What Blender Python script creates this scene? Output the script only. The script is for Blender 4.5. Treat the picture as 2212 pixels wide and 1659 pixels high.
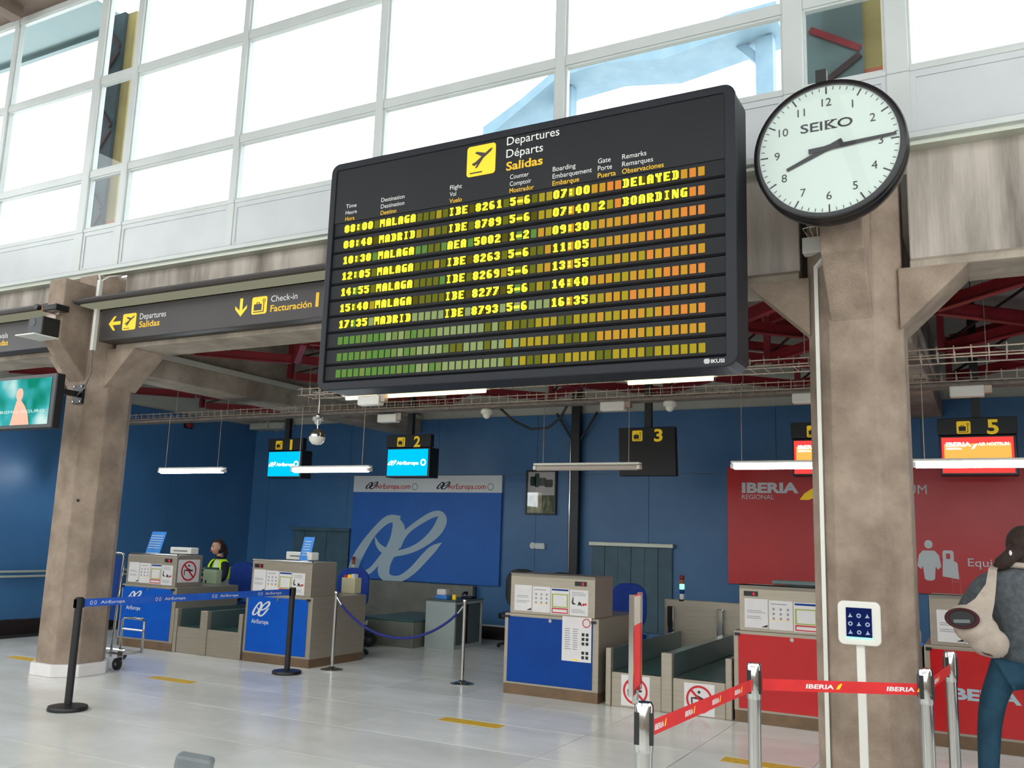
import bpy, bmesh, math, random
from mathutils import Vector, Matrix
random.seed(7)
PI = math.pi
C = bpy.context.scene.collection
for o in list(bpy.data.objects): bpy.data.objects.remove(o)
S = bpy.context.scene

# ------------------------------------------------------------------ camera, sky, exposure
FPX, PITCH, ROLL, YAW, EYE = 1948.1, math.radians(9.7233), math.radians(1.8552), math.radians(28.222), 1.6
fw = Vector((-math.sin(YAW)*math.cos(PITCH), math.cos(YAW)*math.cos(PITCH), math.sin(PITCH)))
rt = Vector((math.cos(YAW), math.sin(YAW), 0)); up = rt.cross(fw)
r2 = rt*math.cos(ROLL)+up*math.sin(ROLL); u2 = -rt*math.sin(ROLL)+up*math.cos(ROLL)
cam = bpy.data.cameras.new('camera'); camo = bpy.data.objects.new('camera', cam); C.objects.link(camo)
camo.matrix_world = Matrix(((r2.x, u2.x, -fw.x, 0), (r2.y, u2.y, -fw.y, 0), (r2.z, u2.z, -fw.z, EYE), (0, 0, 0, 1)))
cam.sensor_fit = 'HORIZONTAL'; cam.sensor_width = 36; cam.lens = FPX/2212*36
cam.clip_start = .05; cam.clip_end = 300
S.camera = camo
W = bpy.data.worlds.new('world'); S.world = W; W.use_nodes = True
bg = W.node_tree.nodes['Background']; bg.inputs[0].default_value = (.93, .985, 1, 1); bg.inputs[1].default_value = 3.5
S.view_settings.view_transform = 'Standard'; S.view_settings.look = 'None'
S.view_settings.exposure = 0.0; S.view_settings.gamma = 1; S.view_settings.use_curve_mapping = False

# ------------------------------------------------------------------ materials
def lin(c):
    return tuple(((v/255)/12.92 if v/255 <= .04045 else ((v/255+.055)/1.055)**2.4) for v in c)+(1,)
def mat(name, rgb, rough=.5, metal=0, rgb2=None, scale=4, detail=6, bump=0, bscale=60, stretch=None, spec=.5, emit=None, es=1, coat=0, contrast=(.35, .65), objvar=0):
    m = bpy.data.materials.new(name); m.use_nodes = True; n = m.node_tree.nodes; l = m.node_tree.links
    b = n['Principled BSDF']; b.inputs['Base Color'].default_value = lin(rgb); b.inputs['Roughness'].default_value = rough
    b.inputs['Metallic'].default_value = metal; b.inputs['Specular IOR Level'].default_value = spec
    if coat: b.inputs['Coat Weight'].default_value = coat; b.inputs['Coat Roughness'].default_value = .08
    tc = n.new('ShaderNodeNewGeometry'); src = tc.outputs['Position']
    if stretch:
        mp = n.new('ShaderNodeMapping'); mp.inputs['Scale'].default_value = stretch; l.new(src, mp.inputs[0]); src = mp.outputs[0]
    if rgb2:
        t = n.new('ShaderNodeTexNoise'); t.inputs['Scale'].default_value = scale; t.inputs['Detail'].default_value = detail
        t.inputs['Roughness'].default_value = .6; l.new(src, t.inputs['Vector'])
        r = n.new('ShaderNodeValToRGB'); r.color_ramp.elements[0].position = contrast[0]; r.color_ramp.elements[1].position = contrast[1]
        r.color_ramp.elements[0].color = lin(rgb); r.color_ramp.elements[1].color = lin(rgb2)
        l.new(t.outputs['Fac'], r.inputs[0]); col = r.outputs[0]
        if objvar:
            oi = n.new('ShaderNodeObjectInfo'); mr = n.new('ShaderNodeMapRange'); mr.inputs[3].default_value = 1-objvar; mr.inputs[4].default_value = 1+objvar*.4
            l.new(oi.outputs['Random'], mr.inputs[0]); mx = n.new('ShaderNodeMix'); mx.data_type = 'RGBA'; mx.blend_type = 'MULTIPLY'; mx.inputs[0].default_value = 1
            l.new(col, mx.inputs[6]); l.new(mr.outputs[0], mx.inputs[7]); col = mx.outputs[2]
        l.new(col, b.inputs['Base Color'])
    if bump:
        t2 = n.new('ShaderNodeTexNoise'); t2.inputs['Scale'].default_value = bscale; t2.inputs['Detail'].default_value = 4; l.new(src, t2.inputs['Vector'])
        bp = n.new('ShaderNodeBump'); bp.inputs['Strength'].default_value = bump; bp.inputs['Distance'].default_value = .01
        l.new(t2.outputs['Fac'], bp.inputs['Height']); l.new(bp.outputs[0], b.inputs['Normal'])
    if emit: b.inputs['Emission Color'].default_value = lin(emit); b.inputs['Emission Strength'].default_value = es
    return m
M = {}
M['concrete'] = mat('concrete', (138, 127, 114), .85, 0, (180, 168, 154), 2.2, 10, .55, 55, spec=.25)
M['pillar'] = mat('pillar_concrete', (132, 116, 102), .85, 0, (168, 150, 134), 3, 10, .7, 70, spec=.25)
# concrete with rain streaks running down
M['streak'] = mat('streaked_concrete', (118, 110, 102), .85, 0, (196, 186, 176), 3.2, 9, .35, 50, (1, 1, .12), spec=.25, contrast=(.34, .6))
M['floor_base'] = mat('joint', (18, 18, 18), .9)
M['marble'] = mat('marble', (220, 219, 210), .2, 0, (244, 244, 239), .9, 8, 0, 60, (1, 2.2, 1), spec=.5, contrast=(.3, .7), objvar=.1)
M['white_frame'] = mat('white_painted_aluminium', (202, 207, 205), .3, 0, (194, 199, 197), 1.5, 3)
M['white_panel'] = mat('white_sill_panel', (200, 204, 205), .28, 0, (194, 197, 199), 2, 3)
M['steel'] = mat('brushed_steel', (176, 166, 150), .38, .5, (168, 158, 143), 3, 6, .12, 240, (1, 1, 14))
M['steel_dark'] = mat('dull_steel', (132, 132, 122), .45, .4, (116, 116, 106), 3, 5, .1, 200)
M['toe'] = mat('brown_kick_board', (128, 102, 76), .5, .2, (112, 90, 68), 6, 4)  # brown tone puts a reflection into the base strip's colour
M['chrome'] = mat('chrome', (186, 186, 184), .12, 1)
M['black'] = mat('black_plastic', (24, 25, 27), .4)
M['board'] = mat('board_frame_black', (22, 25, 31), .45, 0, (26, 29, 35), 3, 3, spec=.3)
M['board_face'] = mat('board_header_face', (20, 20, 24), .45, 0, (23, 23, 27), 2, 3, spec=.3)
M['row'] = mat('board_row', (19, 20, 25), .55, 0, (22, 23, 28), 5, 3, spec=.3)
M['blue_wall'] = mat('blue_wall', (60, 106, 152), .4, 0, (68, 116, 162), 1.2, 4, .06, 90)
M['blue_panel'] = mat('blue_counter_panel', (0, 84, 190), .5, 0, (0, 90, 196), 3, 3, spec=.2)
M['blue_panel2'] = mat('deep_blue_counter_panel', (4, 62, 140), .5, 0, (6, 66, 148), 3, 3, spec=.2)
M['poster_blue'] = mat('poster_blue', (46, 104, 186), .5, 0, (52, 110, 194), 1, 3, spec=.3)
M['red_panel'] = mat('red_counter_panel', (204, 24, 30), .22, 0, (190, 20, 26), 1.5, 3, spec=.5)
M['poster_red'] = mat('poster_red', (218, 46, 50), .35, 0, (204, 40, 46), .8, 3)
M['white'] = mat('white_print', (225, 228, 228), .45)
M['paper'] = mat('paper', (232, 228, 226), .55, 0, (226, 222, 222), 8, 3)
M['grey_print'] = mat('grey_print', (150, 150, 158), .6)
M['dark_print'] = mat('dark_print', (38, 38, 42), .6)
M['logo_grey'] = mat('pale_logo', (176, 196, 206), .5)
M['text_white'] = mat('sign_lettering_white', (214, 214, 212), .5, emit=(214, 214, 212), es=.12)
M['text_yellow'] = mat('sign_lettering_yellow', (226, 178, 20), .5, emit=(226, 178, 20), es=.12)
M['yellow'] = mat('sign_yellow', (246, 202, 24), .4, emit=(246, 202, 24), es=.2)
M['sign_black'] = mat('sign_panel', (54, 47, 46), .45, 0, (49, 43, 43), 3, 3)
M['sign_dark'] = mat('sign_box', (20, 20, 22), .5)
M['red_paint'] = mat('red_painted_steel', (142, 34, 44), .45, 0, (120, 30, 38), 6, 4)
M['dark_brace'] = mat('dark_steel_brace', (50, 32, 34), .6)
M['ceiling'] = mat('ceiling_panel', (196, 194, 182), .7, 0, (180, 178, 168), 1.5, 5)
M['hall_roof'] = mat('hall_ceiling', (118, 100, 88), .8, 0, (104, 88, 78), 2, 4)
M['galv'] = mat('galvanised_tray', (186, 168, 150), .4, .5, (150, 138, 126), 8, 4)
M['cable'] = mat('cable_bundle', (134, 122, 114), .8, 0, (110, 102, 96), 14, 3)
M['white_plastic'] = mat('white_plastic', (226, 224, 216), .4)
M['tube_off'] = mat('unlit_tube', (186, 174, 164), .4)
M['dial'] = mat('clock_dial', (200, 214, 206), .4)
M['clock_case'] = mat('clock_case', (34, 32, 34), .22, .3)
M['baseboard'] = mat('black_baseboard', (40, 28, 30), .4)
M['belt_rubber'] = mat('green_rubber_belt', (48, 84, 76), .4, 0, (54, 92, 84), 4, 3)
M['rail'] = mat('smoked_side_panel', (104, 124, 124), .25, .4)
M['chair_blue'] = mat('blue_upholstery', (16, 52, 140), .8, 0, (20, 60, 150), 30, 3)
M['red_tape'] = mat('red_belt', (218, 36, 38), .55, 0, (206, 30, 34), 10, 3)
M['blue_tape'] = mat('blue_belt', (30, 98, 206), .55, 0, (26, 88, 196), 10, 3)
M['rope'] = mat('blue_rope', (14, 30, 120), .6)
M['tape_floor'] = mat('yellow_floor_tape', (232, 188, 36), .5, 0, (206, 164, 40), 30, 3)
M['green_grey'] = mat('strip_curtain', (72, 102, 116), .5, 0, (64, 92, 106), 4, 3)
M['galv_light'] = mat('curtain_header', (190, 194, 180), .4, .4)
M['red'] = mat('red_ring', (206, 34, 42), .5)
M['skin'] = mat('skin', (196, 146, 122), .5)
M['skin2'] = mat('skin_print', (196, 132, 110), .5, emit=(200, 140, 118), es=.8)
M['hair'] = mat('hair', (38, 26, 22), .85, 0, (58, 40, 30), 60, 3, .4, 90, (1, 1, .2))
M['jacket'] = mat('grey_wool_jacket', (76, 82, 86), .95, 0, (98, 104, 108), 26, 5, .6, 160)
M['jeans'] = mat('blue_jeans', (24, 62, 84), .85, 0, (34, 78, 100), 14, 4, .3, 180)
M['coat'] = mat('dark_coat', (36, 40, 42), .9, 0, (48, 52, 52), 20, 4)
M['canvas'] = mat('beige_canvas', (186, 172, 158), .85, 0, (170, 156, 144), 12, 4, .3, 120)
M['maroon'] = mat('maroon_lining', (64, 22, 30), .8)
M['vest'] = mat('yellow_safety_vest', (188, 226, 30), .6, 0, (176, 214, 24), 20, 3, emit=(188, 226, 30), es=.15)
M['reflect'] = mat('reflective_band', (206, 212, 206), .35)
M['navy'] = mat('navy_cloth', (22, 28, 44), .9)
M['grey_plastic'] = mat('grey_plastic', (112, 118, 120), .45, 0, (100, 106, 108), 6, 3)
M['cab'] = mat('pale_cabinet', (168, 178, 174), .5, 0, (160, 170, 166), 3, 3)
M['cab_dark'] = mat('cabinet_shutter', (88, 96, 98), .5)
M['beige_card'] = mat('card_box', (206, 196, 160), .7)
M['green_card'] = mat('pale_green_card', (168, 184, 150), .6)
M['card_blue'] = mat('light_blue_card', (48, 130, 214), .5, 0, (60, 142, 222), 6, 3)
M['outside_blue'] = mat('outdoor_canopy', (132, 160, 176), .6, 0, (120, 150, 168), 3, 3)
M['outside_teal'] = mat('outdoor_column', (26, 52, 58), .7, 0, (44, 66, 72), 3, 5)
M['outside_yellow'] = mat('outdoor_yellow_pier', (150, 136, 84), .8, 0, (138, 124, 78), 3, 4)
M['outside_orange'] = mat('outdoor_orange_pier', (168, 96, 70), .8)
def emis(name, rgb, s):
    m = bpy.data.materials.new(name); m.use_nodes = True; n = m.node_tree.nodes; n.clear()
    e = n.new('ShaderNodeEmission'); e.inputs[0].default_value = lin(rgb); e.inputs[1].default_value = s
    o = n.new('ShaderNodeOutputMaterial'); m.node_tree.links.new(e.outputs[0], o.inputs[0]); return m
M['tube_on'] = emis('lit_tube', (235, 248, 255), 36)
M['warm_on'] = emis('warm_lit_tube', (255, 228, 170), 4)  # glow for the painted highlights below the board
M['hood_glow'] = emis('sign_hood_lamp', (196, 196, 168), .42)
M['cyan_screen'] = emis('cyan_screen', (0, 196, 255), 1.15)
M['red_screen'] = emis('red_screen', (255, 70, 66), 1.2)
M['orange_screen'] = emis('orange_screen', (255, 176, 84), 1.3)
M['screen_white'] = emis('screen_white', (255, 255, 255), 1.8)
M['led_red'] = emis('red_led', (255, 40, 60), 1.6)
M['led_green'] = emis('green_led', (120, 255, 170), 3)
M['glyph'] = emis('lit_character', (255, 246, 60), 1.6)
M['glyph2'] = emis('lit_character_pale', (255, 250, 110), 1.35)
M['tv_white'] = emis('tv_letters', (235, 250, 240), 1.1)
M['tablet'] = emis('tablet_screen', (24, 38, 96), .8)
M['tablet_icon'] = emis('tablet_icon', (190, 205, 225), .8)
CELLS = [emis('cell_%s' % nm, c, s) for nm, c, s in (('green', (116, 164, 78), .75), ('leaf', (134, 162, 84), .8), ('pale_green', (162, 180, 118), .82), ('olive', (128, 132, 40), .75),
        ('yellow', (190, 170, 48), .85), ('amber', (212, 160, 54), .95), ('orange', (228, 144, 62), 1.0), ('dim_olive', (104, 98, 30), .8))]
def tvmat():
    m = bpy.data.materials.new('tv_picture'); m.use_nodes = True; n = m.node_tree.nodes; l = m.node_tree.links; n.clear()
    g = n.new('ShaderNodeNewGeometry'); t = n.new('ShaderNodeTexNoise'); t.inputs['Scale'].default_value = 2.3; t.inputs['Detail'].default_value = 2
    l.new(g.outputs['Position'], t.inputs['Vector']); r = n.new('ShaderNodeValToRGB'); e = r.color_ramp.elements
    e[0].position = .38; e[0].color = lin((20, 140, 118)); e[1].position = .62; e[1].color = lin((214, 246, 240)); x = e.new(.5); x.color = lin((70, 186, 190))
    em = n.new('ShaderNodeEmission'); em.inputs[1].default_value = 1.0; o = n.new('ShaderNodeOutputMaterial')
    l.new(t.outputs['Fac'], r.inputs[0]); l.new(r.outputs[0], em.inputs[0]); l.new(em.outputs[0], o.inputs[0]); return m
M['tv'] = tvmat()
def glass(name, tint=(.97, .99, 1, 1), refl=.09):
    m = bpy.data.materials.new(name); m.use_nodes = True; n = m.node_tree.nodes; l = m.node_tree.links; n.clear()
    a = n.new('ShaderNodeBsdfTransparent'); a.inputs[0].default_value = tint; b = n.new('ShaderNodeBsdfGlossy'); b.inputs['Roughness'].default_value = .02
    mx = n.new('ShaderNodeMixShader'); mx.inputs[0].default_value = refl; o = n.new('ShaderNodeOutputMaterial')
    l.new(a.outputs[0], mx.inputs[1]); l.new(b.outputs[0], mx.inputs[2]); l.new(mx.outputs[0], o.inputs[0]); return m
M['glass'] = glass('window_glass', (.97, .99, 1, 1), .05); M['pic_glass'] = glass('picture_glass', (1, 1, 1, 1), .12)
M['clock_glass'] = glass('clock_glass', (1, 1, 1, 1), .015)
M['curtain'] = M['green_grey']

# ------------------------------------------------------------------ mesh builder and object helpers
class MB:
    def __init__(s): s.v = []; s.f = []; s.mi = []; s.cur = 0
    def add(s, vs, fs):
        b = len(s.v); s.v += [tuple(p) for p in vs]; s.f += [tuple(i+b for i in q) for q in fs]; s.mi += [s.cur]*len(fs); return s
    def box(s, x0, x1, y0, y1, z0, z1):
        return s.add([(x0, y0, z0), (x1, y0, z0), (x1, y1, z0), (x0, y1, z0), (x0, y0, z1), (x1, y0, z1), (x1, y1, z1), (x0, y1, z1)],
                     [(0, 3, 2, 1), (4, 5, 6, 7), (0, 1, 5, 4), (1, 2, 6, 5), (2, 3, 7, 6), (3, 0, 4, 7)])
    def prism(s, poly, ax, a, b):
        n = len(poly)
        def P(p, t): return (p[0], t, p[1]) if ax == 'y' else (t, p[0], p[1]) if ax == 'x' else (p[0], p[1], t)
        return s.add([P(p, a) for p in poly]+[P(p, b) for p in poly],
                     [tuple(range(n)), tuple(range(2*n-1, n-1, -1))]+[(i, i+n, (i+1) % n+n, (i+1) % n) for i in range(n)])
    def frame(s, outer, inner, ax, a, b):
        n = len(outer)
        def P(p, t): return (p[0], t, p[1]) if ax == 'y' else (t, p[0], p[1]) if ax == 'x' else (p[0], p[1], t)
        vs = [P(p, a) for p in outer]+[P(p, a) for p in inner]+[P(p, b) for p in outer]+[P(p, b) for p in inner]
        fs = []
        for i in range(n):
            j = (i+1) % n
            fs += [(i, j, n+j, n+i), (2*n+i, 3*n+i, 3*n+j, 2*n+j), (i, 2*n+i, 2*n+j, j), (n+i, n+j, 3*n+j, 3*n+i)]
        return s.add(vs, fs)
    def tube(s, pts, r, n=8, cap=True):
        pts = [Vector(p) for p in pts]; vs = []; fs = []; pu = None
        for i, p in enumerate(pts):
            d = (pts[min(i+1, len(pts)-1)]-pts[max(i-1, 0)]).normalized()
            if pu is None: pu = d.orthogonal().normalized()
            pu = (pu-d*pu.dot(d)).normalized(); w = d.cross(pu); rr = r[i] if isinstance(r, (list, tuple)) else r
            vs += [p+(pu*math.cos(2*PI*k/n)+w*math.sin(2*PI*k/n))*rr for k in range(n)]
        for i in range(len(pts)-1):
            fs += [(i*n+k, i*n+(k+1) % n, (i+1)*n+(k+1) % n, (i+1)*n+k) for k in range(n)]
        if cap: fs += [tuple(range(n-1, -1, -1)), tuple(range((len(pts)-1)*n, len(pts)*n))]
        return s.add(vs, fs)
    def bar(s, a, b, w, h):
        a = Vector(a); b = Vector(b); d = (b-a).normalized(); u = Vector((0, 0, 1)) if abs(d.z) < .9 else Vector((0, 1, 0))
        x = d.cross(u).normalized(); u = x.cross(d)
        vs = [p+x*i*w/2+u*j*h/2 for p in (a, b) for i, j in ((-1, -1), (1, -1), (1, 1), (-1, 1))]
        return s.add(vs, [(3, 2, 1, 0), (4, 5, 6, 7), (0, 1, 5, 4), (1, 2, 6, 5), (2, 3, 7, 6), (3, 0, 4, 7)])
    def lathe(s, prof, c=(0, 0, 0), n=24, ax='z', cap=True):
        vs = []; fs = []; m = len(prof)
        for r, z in prof:
            for k in range(n):
                a = 2*PI*k/n; p = (r*math.cos(a), r*math.sin(a), z)
                if ax == 'y': p = (p[0], z, p[1])
                if ax == 'x': p = (z, p[0], p[1])
                vs.append((c[0]+p[0], c[1]+p[1], c[2]+p[2]))
        for i in range(m-1): fs += [(i*n+k, i*n+(k+1) % n, (i+1)*n+(k+1) % n, (i+1)*n+k) for k in range(n)]
        if cap and prof[0][0] > 1e-5: fs.append(tuple(range(n-1, -1, -1)))
        if cap and prof[-1][0] > 1e-5: fs.append(tuple(range((m-1)*n, m*n)))
        return s.add(vs, fs)
    def ball(s, c, r, n=16, m=10):
        rr = r if isinstance(r, (tuple, list)) else (r, r, r)
        vs = []; fs = []
        for i in range(m+1):
            t = PI*i/m
            for k in range(n):
                a = 2*PI*k/n; vs.append((c[0]+rr[0]*math.sin(t)*math.cos(a), c[1]+rr[1]*math.sin(t)*math.sin(a), c[2]-rr[2]*math.cos(t)))
        for i in range(m): fs += [(i*n+k, i*n+(k+1) % n, (i+1)*n+(k+1) % n, (i+1)*n+k) for k in range(n)]
        return s.add(vs, fs)
def rr(x0, x1, z0, z1, r, n=5):
    out = []
    for cx, cz, a0 in ((x1-r, z0+r, -PI/2), (x1-r, z1-r, 0), (x0+r, z1-r, PI/2), (x0+r, z0+r, PI)):
        out += [(cx+r*math.cos(a0+PI/2*k/n), cz+r*math.sin(a0+PI/2*k/n)) for k in range(n+1)]
    return out
def circ(cx, cz, r, n=24, sq=1): return [(cx+r*math.cos(2*PI*k/n), cz+r*sq*math.sin(2*PI*k/n)) for k in range(n)]
def wloc(o):
    v = Vector((0, 0, 0))
    while o: v += o.location; o = o.parent
    return v
def link(name, me, parent, loc):
    o = bpy.data.objects.new(name, me); C.objects.link(o)
    if parent: o.parent = parent; o.location = Vector(loc)-wloc(parent)
    else: o.location = loc
    return o
def build(name, mb, m, parent=None, loc=None, smooth=False, bevel=0, label=None, seg=2):
    """vertices are in room coordinates; the object's origin goes to loc (default: the parent's)"""
    if loc is None: loc = wloc(parent) if parent else (0, 0, 0)
    me = bpy.data.meshes.new(name); L = Vector(loc)
    me.from_pydata([tuple(Vector(p)-L) for p in mb.v], [], mb.f)
    bm = bmesh.new(); bm.from_mesh(me); bmesh.ops.remove_doubles(bm, verts=bm.verts, dist=1e-6) if smooth else None
    bmesh.ops.recalc_face_normals(bm, faces=bm.faces); bm.to_mesh(me); bm.free()
    for q in (m if isinstance(m, (list, tuple)) else [m]): me.materials.append(M[q] if isinstance(q, str) else q)
    if len(me.materials) > 1 and len(me.polygons) == len(mb.mi):
        for p, i in zip(me.polygons, mb.mi): p.material_index = i
    if smooth:
        for p in me.polygons: p.use_smooth = True
        if smooth == 'auto':
            me.set_sharp_from_angle(angle=math.radians(38))
    o = link(name, me, parent, loc)
    if bevel:
        b = o.modifiers.new('bevel', 'BEVEL'); b.width = bevel; b.segments = seg; b.limit_method = 'ANGLE'; b.angle_limit = math.radians(40)
    if label: o['label'] = label
    return o
def thing(name, label, cat, loc=(0, 0, 0), group=None):
    o = bpy.data.objects.new(name, None); C.objects.link(o); o.location = loc; o.empty_display_size = .1
    o['label'] = label; o['category'] = cat
    if group: o['group'] = group
    return o
def tag(o, label, cat, group=None, kind=None):
    o['label'] = label; o['category'] = cat
    if group: o['group'] = group
    if kind: o['kind'] = kind
    return o
def struct(name, loc=(0, 0, 0)):
    o = bpy.data.objects.new(name, None); C.objects.link(o); o.location = loc; o.empty_display_size = .1; o['kind'] = 'structure'; return o
def dup(root, loc, label=None, group=None, rotz=None):
    r = root.copy(); C.objects.link(r); r.location = loc
    if rotz is not None: r.rotation_euler = (0, 0, rotz)
    if label: r['label'] = label
    if group: r['group'] = group
    for ch in list(root.children):
        c = ch.copy(); C.objects.link(c); c.parent = r
        for g in ch.children:
            d = g.copy(); C.objects.link(d); d.parent = c
    return r
_tc = {}
def text(s, org, cap, m, parent, width=None, bold=0., u=(1, 0, 0), lift=.002, name='lettering', shear=0, thick=.0015, label=None, center=False):
    """lettering lying in the upright plane through org that runs along u"""
    key = (s, bold, shear)
    if key not in _tc:
        c = bpy.data.curves.new('t', 'FONT'); c.body = s; c.size = 1; c.offset = bold; c.shear = shear; c.resolution_u = 3
        o = bpy.data.objects.new('t', c); C.objects.link(o)
        me = bpy.data.meshes.new_from_object(o); vs = [v.co.copy() for v in me.vertices]; fs = [tuple(p.vertices) for p in me.polygons]
        bpy.data.objects.remove(o); bpy.data.curves.remove(c); bpy.data.meshes.remove(me)
        x0 = min(v.x for v in vs); x1 = max(v.x for v in vs)
        _tc[key] = (vs, fs, x0, x1)
    vs, fs, x0, x1 = _tc[key]
    k = cap/.70; kx = (width/(x1-x0)) if width else k
    U = Vector(u).normalized(); N = U.cross(Vector((0, 0, 1))); O = Vector(org)+N*lift
    off = -(x1-x0)*kx/2 if center else 0
    mb = MB(); mb.add([O+U*((v.x-x0)*kx+off)+Vector((0, 0, v.y*k)) for v in vs], fs)
    me = bpy.data.meshes.new(name); L = wloc(parent); me.from_pydata([tuple(Vector(p)-L) for p in mb.v], [], mb.f)
    me.materials.append(M[m] if isinstance(m, str) else m)
    ob = link(name, me, parent, L)
    if label: ob['label'] = label
    return ob
def stroke(mb, pts, fn, y0, y1):
    """brush stroke of changing width: pts (x, z, width), fn maps them to the wall plane"""
    # smooth by Catmull-Rom
    P = [Vector(p) for p in pts]; Q = []
    for i in range(len(P)-1):
        a, b, c, d = P[max(i-1, 0)], P[i], P[i+1], P[min(i+2, len(P)-1)]
        for t in (0, .25, .5, .75):
            Q.append(.5*((2*b)+(-a+c)*t+(2*a-5*b+4*c-d)*t*t+(-a+3*b-3*c+d)*t**3))
    Q.append(P[-1]); L = []; R = []
    for i, q in enumerate(Q):
        d = (Q[min(i+1, len(Q)-1)]-Q[max(i-1, 0)]); d.z = 0; d.normalize(); nx, ny = -d.y, d.x
        w = max(q.z, .5)/2; L.append(fn(q.x+nx*w, q.y+ny*w)); R.append(fn(q.x-nx*w, q.y-ny*w))
    n = len(Q); vs = [(p[0], y0, p[1]) for p in L+R]+[(p[0], y1, p[1]) for p in L+R]; fs = []
    for i in range(n-1):
        fs += [(i, i+1, n+i+1, n+i), (2*n+i, 3*n+i, 3*n+i+1, 2*n+i+1), (i, 2*n+i, 2*n+i+1, i+1), (n+i, n+i+1, 3*n+i+1, 3*n+i)]
    fs += [(0, n, 3*n, 2*n), (n-1, 3*n-1, 4*n-1, 2*n-1)]
    mb.add(vs, fs)
AE = [[(1170, 985, 60), (1080, 985, 62), (985, 1075, 52), (900, 1205, 66), (842, 1330, 78), (826, 1415, 72), (870, 1442, 48), (960, 1400, 40), (1030, 1310, 38), (1085, 1235, 50)],
      [(1130, 978, 44), (1162, 1050, 96), (1150, 1150, 100), (1112, 1235, 92), (1072, 1330, 90), (1068, 1415, 88), (1115, 1455, 60), (1200, 1447, 52), (1290, 1375, 56), (1370, 1275, 60), (1430, 1205, 52), (1488, 1157, 3)],
      [(1130, 1262, 44), (1250, 1228, 48), (1350, 1170, 56), (1440, 1080, 76), (1482, 990, 76), (1470, 935, 46), (1410, 942, 48), (1320, 1000, 42), (1245, 1062, 38), (1195, 1125, 44), (1160, 1200, 56)],
      [(985, 1130, 4), (1008, 1188, 32), (1055, 1232, 52), (1115, 1262, 66)]]
def ae_logo(parent, x0, x1, z0, z1, y, m, name='logo', label=None):
    mb = MB()
    def fn(px, py): return (x0+(px-775)/745*(x1-x0), z1-(py-912)/573*(z1-z0))
    for i, s in enumerate(AE): stroke(mb, s, fn, y-.002-.0004*i, y-.0001)
    return build(name, mb, m, parent, label=label)
def print_bars(mb, x0, x1, z0, z1, y, n, rag=.3):
    h = (z1-z0)/n
    for i in range(n):
        e = x1-(x1-x0)*random.random()*rag; mb.box(x0, e, y-.0008, y, z0+h*(i+.3), z0+h*(i+.65))

# ------------------------------------------------------------------ floor
fl = struct('floor')
build('slab', MB().box(-14, 5, -8, 14, -.12, -.02), 'floor_base', fl)
T = .915
ntile = 0; far = MB()
for i in range(-6, 14):
    for j in range(-4, 8):
        x0 = -8.605+T*(i-0); y0 = 6.367+T*(j)
        if x0 < -13 or x0 > 3 or y0 > 13.2 or y0+T < 2.6: continue
        g = .0062 if j == 0 else .003; gy = .006 if j in (0, 1) else .0036
        tb = MB().prism([(x0+g, y0+gy), (x0+T-g, y0+gy), (x0+T-g, y0+T-.004), (x0+g, y0+T-.004)], 'z', -.02, 0)
        build('floor_tile', tb, 'marble', fl, loc=(x0+T/2, y0+T/2, 0)); ntile += 1
for i in range(-6, 14):
    for j in range(-16, -4):
        x0 = -8.605+T*i; y0 = 6.367+T*j; far.box(x0+.003, x0+T-.003, y0+.003, y0+T-.003, -.02, 0)
o = build('floor_tiles_behind', far, 'marble', fl); o['kind'] = 'stuff'; o.name = 'floor_tiling'

# ------------------------------------------------------------------ check-in hall shell
wb = struct('wall_back')
build('core', MB().box(-13, 3.6, 13.14, 13.3, 0, 4.6), 'white_panel', wb)
for k in range(-4, 5):
    xa = -6.52+1.9*(k)-.0; xb = xa+1.9
    if k == -4: xa = -12.65
    for z0, z1 in ((.22, 2.63), (2.636, 3.6)):
        build('wall_panel', MB().box(xa+.003, xb-.003, 13.1, 13.14, z0, z1), 'blue_wall', wb)
build('upper_band', MB().box(-12.65, 3.4, 13.12, 13.14, 3.6, 4.45), 'ceiling', wb)
wl = struct('wall_left')
build('core', MB().box(-12.85, -12.69, 7.1, 13.14, 0, 4.6), 'white_panel', wl)
for k in range(3):
    ya = 7.1+k*2.01
    build('wall_panel', MB().box(-12.69, -12.65, ya+.003, ya+2.007, .22, 3.6), 'blue_wall', wl)
build('upper_band', MB().box(-12.69, -12.67, 7.1, 13.14, 3.6, 4.45), 'ceiling', wl)
wr = struct('wall_right'); build('core', MB().box(3.4, 3.6, 7.1, 13.14, 0, 4.6), 'blue_wall', wr)
bb = struct('baseboard_back'); build('board', MB().box(-12.65, 3.4, 13.06, 13.1, 0, .2), 'baseboard', bb); build('top_strip', MB().box(-12.65, 3.4, 13.055, 13.1, .2, .225), 'white_frame', bb)
bb = struct('baseboard_left'); build('board', MB().box(-12.65, -12.61, 7.1, 13.05, 0, .21), 'baseboard', bb)
ce = struct('ceiling')
build('deck', MB().box(-13, 3.6, 7.15, 13.3, 4.5, 4.6), 'ceiling', ce)
for i in range(9):
    for j in range(5):
        xa = -12.65+i*1.79; ya = 7.15+j*1.2
        build('ceiling_panel', MB().box(xa+.006, xa+1.784, ya+.006, min(ya+1.194, 13.1), 4.45, 4.5), 'ceiling', ce)
cs = struct('ceiling'); cs.name = 'ceiling.001'
build('hall_deck', MB().box(-14, 5, -1.5, 6.66, 8.24, 8.5), 'hall_roof', cs)
for i in range(-7, 3):
    build('roof_rib', MB().box(i*1.83-.1, i*1.83+.1, -7.9, 6.45, 8.08, 8.24), 'hall_roof', cs)

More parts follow.
